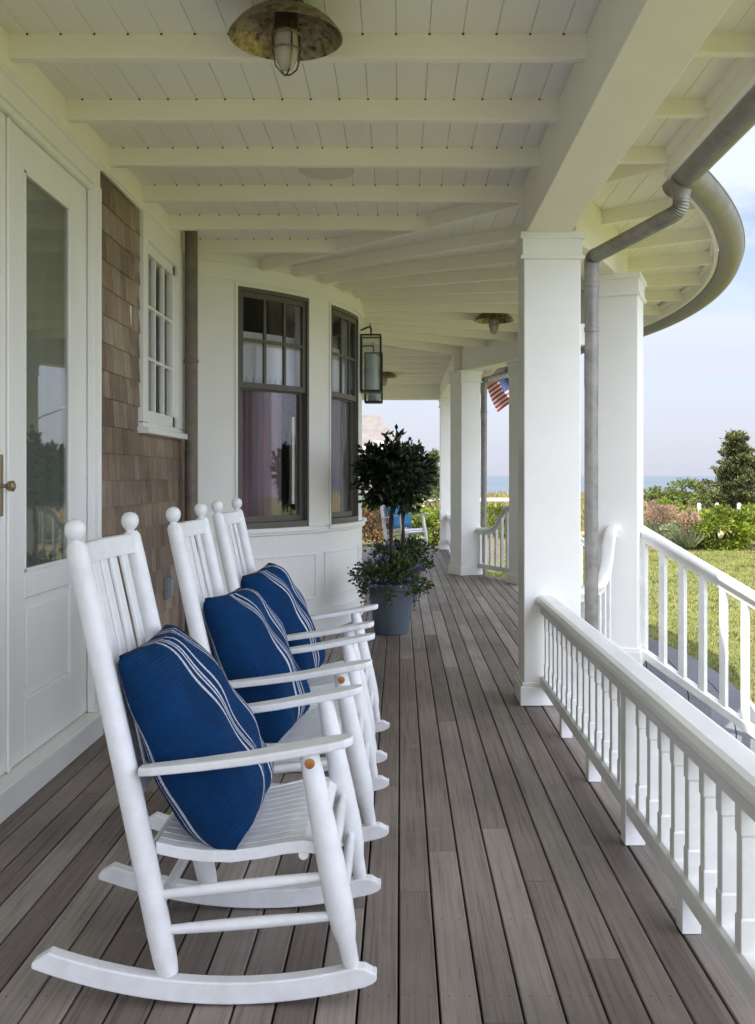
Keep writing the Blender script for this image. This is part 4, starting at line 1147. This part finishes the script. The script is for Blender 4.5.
# cedars
def cedar(x, Y, zb_, zt, w, n, lab, grp='windswept cedars', seed=1):
    rg = np.random.default_rng(seed)
    t = thing('cedar_tree', (x, Y, zb_), lab, 'tree', grp); H = zt - zb_
    m = MB(); m.tube([(x, Y, zb_), (x + .05 * w, Y, zb_ + H * .5), (x - .03 * w, Y, zt - .1)], [.09 * w + .03, .06 * w, .01], 8)
    Ps = []; Ds = []
    for k in range(64):
        f = rg.uniform(.02, .99) ** .9; a = rg.uniform(0, 2 * PI); L = w * (1.12 - f * .98) * rg.uniform(.4, 1.35)
        p0 = np.array([x, Y, zb_ + H * f * .93]); d = np.array([math.cos(a), math.sin(a), rg.uniform(.0, .6)])
        p1 = p0 + d * L; m.tube([tuple(p0), tuple(p0 + d * L * .5), tuple(p1)], [.03 * w, .02 * w, .006], 5)
        c = int(n / 64)
        s = rg.uniform(.25, 1, c)[:, None]; pts = p0 + d * L * s + rg.normal(size=(c, 3)) * np.array([.11, .11, .055]) * w * (1.2 - s * .75)
        Ps.append(pts); Ds.append(np.tile(d, (c, 1)) * .6 + rg.normal(size=(c, 3)) * .6 + np.array([0, 0, .5]))
    m.build('trunk', M['bark'], t)
    P = np.concatenate(Ps); D = np.concatenate(Ds); V, F = leaf_quads(P, D, .19, .35); mesh_np('crown', V, F, M['leaf_cedar'], t)
Y = 42.0
cedar(at(736, Y), Y, zz(512, Y), zz(430, Y), 1.4, 12000, 'tall dark cedar against the sky beyond the shrubs', seed=5)
cedar(at(765, Y), Y + 1, zz(512, Y), zz(455, Y), 1.4, 8000, 'lower dark cedar beside the tall one at the edge of the view', seed=8)
cedar(at(433, 50), 50, zz(500, 50), zz(446, 50), .9, 3000, 'small distant cedar seen past the end of the porch', seed=9)

# distant house
D0 = 58.0
hx0, hx1 = at(280, D0), at(397, D0)
dh = thing('distant_house', ((hx0 + hx1) / 2, D0 + 3, GZ0), 'distant shingled house with a hipped pinkish roof beyond the topiary', 'house')
dz0, ev = GZ0 - .2, zz(447, D0)
m = MB(); m.box(hx0, hx1, D0, D0 + 8, dz0, ev); m.build('wall', M['shingle'], dh)
rm = metal_mat('distant_roof', (.115, .10, .092), (.165, .145, .132), .9, 0, 2)
m = MB(); rz = zz(411, D0); e_ = .35
V = [(hx0 - e_, D0 - e_, ev), (hx1 + e_, D0 - e_, ev), (hx1 + e_, D0 + 8.3, ev), (hx0 - e_, D0 + 8.3, ev), (hx0 + 3, D0 + 4, rz), (at(377, D0), D0 + 4, rz)]
m.add(V, [(0, 1, 5, 4), (1, 2, 5), (2, 3, 4, 5), (3, 0, 4), (0, 3, 2, 1)]); m.build('roof', rm, dh)
for px in (368, 384):
    m = MB(); x = at(px, D0); m.box(x - .5, x + .5, D0 - .06, D0 - .001, zz(472, D0), zz(452, D0)); w_ = m.build('window', M['trim'], dh)
    m = MB(); m.box(x - .4, x + .4, D0 - .075, D0 - .062, zz(470, D0), zz(454, D0)); m.build('pane', M['glass'], w_)
m = MB(); m.box(at(374, D0), at(396, D0), D0 - .9, D0 - .85, zz(447, D0), zz(441, D0))
m.build('balcony_rail', M['trim'], dh)
m = MB(); m.box(hx0 - .35, hx1 + .35, D0 - .40, D0 - .352, ev - .16, ev + .02); m.build('eave_board', M['trim'], dh)

# flag on a slanted staff fixed beyond the far column
fl = thing('flag', (1.70, 11.9, 2.2), 'red, white and blue striped flag hanging from a staff beyond the far column', 'flag')
FM = {}
FM['red'] = plain('flag_red', (.55, .03, .06), .8); FM['white'] = plain('flag_white', (.80, .78, .78), .8); FM['blue'] = plain('flag_blue', (.03, .06, .25), .8)
def flag_pt(u, v):
    # u along the fly 0..1, v down the hoist 0..1; the cloth droops away from the staff
    Yf = 14.0
    hx, hz = at(507, Yf), zz(373, Yf)
    x = hx - u * .265 + v * .16 + .012 * math.sin(u * 9 + v * 3); z = hz - u * .19 - v * .35 + .012 * math.sin(u * 9 + v * 3)
    y = Yf + .06 * math.sin(u * 9 + v * 1.5) + .25 * u
    return (x, y, z)
for k in range(13):
    m = MB(); u0 = .42 if k < 7 else 0; n_ = 24
    rings = [[flag_pt(u0 + (1 - u0) * i / n_, k / 13), flag_pt(u0 + (1 - u0) * i / n_, (k + 1) / 13)] for i in range(n_ + 1)]
    m.loft(rings, smooth=True, caps=False, closed=False); m.build('stripe', FM['red' if k % 2 == 0 else 'white'], fl)
m = MB(); m.loft([[flag_pt(.42 * i / 12, 7 / 13 * j / 6) for j in range(7)] for i in range(13)], smooth=True, caps=False, closed=False); m.build('canton', FM['blue'], fl)
m = MB()
for r in range(9):
    for c in range(6 if r % 2 == 0 else 5):
        u = .42 * ((c + (.5 if r % 2 == 0 else 1.0)) / 6); v = 7 / 13 * (r + .5) / 9; p = Vector(flag_pt(u, v)) + Vector((0, -.004, 0))
        pts = []
        for q in range(10):
            a = PI / 2 + q * PI / 5; rr = .0085 if q % 2 == 0 else .0036; pts.append((p.x + rr * math.cos(a), p.y, p.z + rr * math.sin(a)))
        m.add(pts + [tuple(p)], [(q, (q + 1) % 10, 10) for q in range(10)])
m.build('stars', FM['white'], fl)
m = MB(); a_ = Vector(flag_pt(0, 0)); b_ = Vector(flag_pt(0, 1)); dd = (a_ - b_).normalized()
m.tube([a_ + dd * .08, b_ - dd * .1, (1.50, 11.62, 1.85)], .012, 8); m.build('staff', M['trim'], fl)

# ------------------------------------------------------------------ light and sky
SUN_E, SUN_A = 60.0, -160.0      # elevation; direction towards the sun measured from +Y clockwise
w = bpy.data.worlds.new('World'); SC.world = w; w.use_nodes = True
nt = w.node_tree; nt.nodes.clear()
wo = nt.nodes.new('ShaderNodeOutputWorld'); bg = nt.nodes.new('ShaderNodeBackground'); nt.links.new(bg.outputs[0], wo.inputs[0])
sky = nt.nodes.new('ShaderNodeTexSky'); sky.sky_type = 'NISHITA'; sky.sun_disc = False
sky.sun_elevation = rad(SUN_E); sky.sun_rotation = rad(SUN_A); sky.air_density = 1.0; sky.dust_density = .7; sky.ozone_density = 1.5
tc = N(nt, 'ShaderNodeTexCoord')
mp = N(nt, 'ShaderNodeMapping'); mp.inputs['Scale'].default_value = (1, 1, 3.2); mp.inputs['Location'].default_value = (.35, .1, .25)
nt.links.new(tc.outputs['Generated'], mp.inputs[0])
cn = N(nt, 'ShaderNodeTexNoise'); cn.inputs['Scale'].default_value = 2.6; cn.inputs['Detail'].default_value = 8; cn.inputs['Roughness'].default_value = .55; cn.inputs['Distortion'].default_value = .3
nt.links.new(mp.outputs[0], cn.inputs['Vector'])
cr = ramp(nt, cn.outputs['Fac'], [(.44, (0, 0, 0)), (.60, (1, 1, 1))])
sep = N(nt, 'ShaderNodeSeparateXYZ'); nt.links.new(tc.outputs['Generated'], sep.inputs[0])
hr = ramp(nt, sep.outputs['Z'], [(.0, (.95, .95, .95)), (.10, (.9, .9, .9)), (.35, (.6, .6, .6)), (1.0, (.5, .5, .5))])
hz = ramp(nt, sep.outputs['Z'], [(.0, (.92, .92, .92)), (.06, (.85, .85, .85)), (.20, (.35, .35, .35)), (.32, (.05, .05, .05))])
mm = N(nt, 'ShaderNodeMath', op='MULTIPLY'); nt.links.new(cr.outputs[0], mm.inputs[0]); nt.links.new(hr.outputs[0], mm.inputs[1])
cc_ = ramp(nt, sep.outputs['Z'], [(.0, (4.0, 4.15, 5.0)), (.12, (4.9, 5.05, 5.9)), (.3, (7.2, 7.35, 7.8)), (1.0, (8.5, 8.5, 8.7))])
# unseen clouds behind and above the camera, made extra bright to fill the shaded porch
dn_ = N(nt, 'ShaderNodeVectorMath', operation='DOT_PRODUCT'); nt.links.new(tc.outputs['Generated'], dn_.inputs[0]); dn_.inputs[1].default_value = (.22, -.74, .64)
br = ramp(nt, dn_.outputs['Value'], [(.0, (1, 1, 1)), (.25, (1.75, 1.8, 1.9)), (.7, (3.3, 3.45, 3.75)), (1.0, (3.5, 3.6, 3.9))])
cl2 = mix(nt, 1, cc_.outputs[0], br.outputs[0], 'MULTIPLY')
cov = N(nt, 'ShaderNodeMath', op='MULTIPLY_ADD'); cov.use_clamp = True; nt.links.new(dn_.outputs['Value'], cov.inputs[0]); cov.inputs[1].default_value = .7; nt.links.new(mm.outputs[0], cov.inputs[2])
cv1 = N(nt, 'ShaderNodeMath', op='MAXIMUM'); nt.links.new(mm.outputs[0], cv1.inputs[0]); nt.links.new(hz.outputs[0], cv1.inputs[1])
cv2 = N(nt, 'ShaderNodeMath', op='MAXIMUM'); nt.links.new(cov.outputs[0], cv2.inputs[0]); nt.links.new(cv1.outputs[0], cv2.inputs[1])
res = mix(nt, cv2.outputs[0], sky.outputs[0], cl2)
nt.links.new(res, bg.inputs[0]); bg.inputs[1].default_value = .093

sd = bpy.data.lights.new('sun', 'SUN'); sd.energy = 5.0; sd.angle = rad(.5); sd.color = (1, .95, .87)
so = bpy.data.objects.new('sun', sd); COL.objects.link(so)
az = rad(SUN_A); el = rad(SUN_E)
to_sun = Vector((math.sin(az) * math.cos(el), math.cos(az) * math.cos(el), math.sin(el)))
so.rotation_euler = (-to_sun).to_track_quat('-Z', 'Y').to_euler(); so.location = (0, -5, 12)

# ------------------------------------------------------------------ camera
cd = bpy.data.cameras.new('camera'); cam = bpy.data.objects.new('camera', cd); COL.objects.link(cam); SC.camera = cam
cam.location = (0, 0, 1.25); cam.rotation_euler = (rad(90), 0, 0)
cd.sensor_fit = 'VERTICAL'; cd.sensor_height = 36; cd.sensor_width = 36 * 755 / 1024; cd.lens = 980 / 1024 * 36
cd.shift_x = (377.5 - 400) / 1024; cd.shift_y = -(512 - 476) / 1024
cd.clip_start = .05; cd.clip_end = 90000
vs = SC.view_settings; SC.display_settings.display_device = 'sRGB'
vs.view_transform = 'Standard'; vs.look = 'None'; vs.gamma = 1; vs.use_curve_mapping = False; vs.exposure = .88
SC.cycles.max_bounces = 10; SC.cycles.diffuse_bounces = 6; SC.cycles.transparent_max_bounces = 16
SC.cycles.use_denoising = True
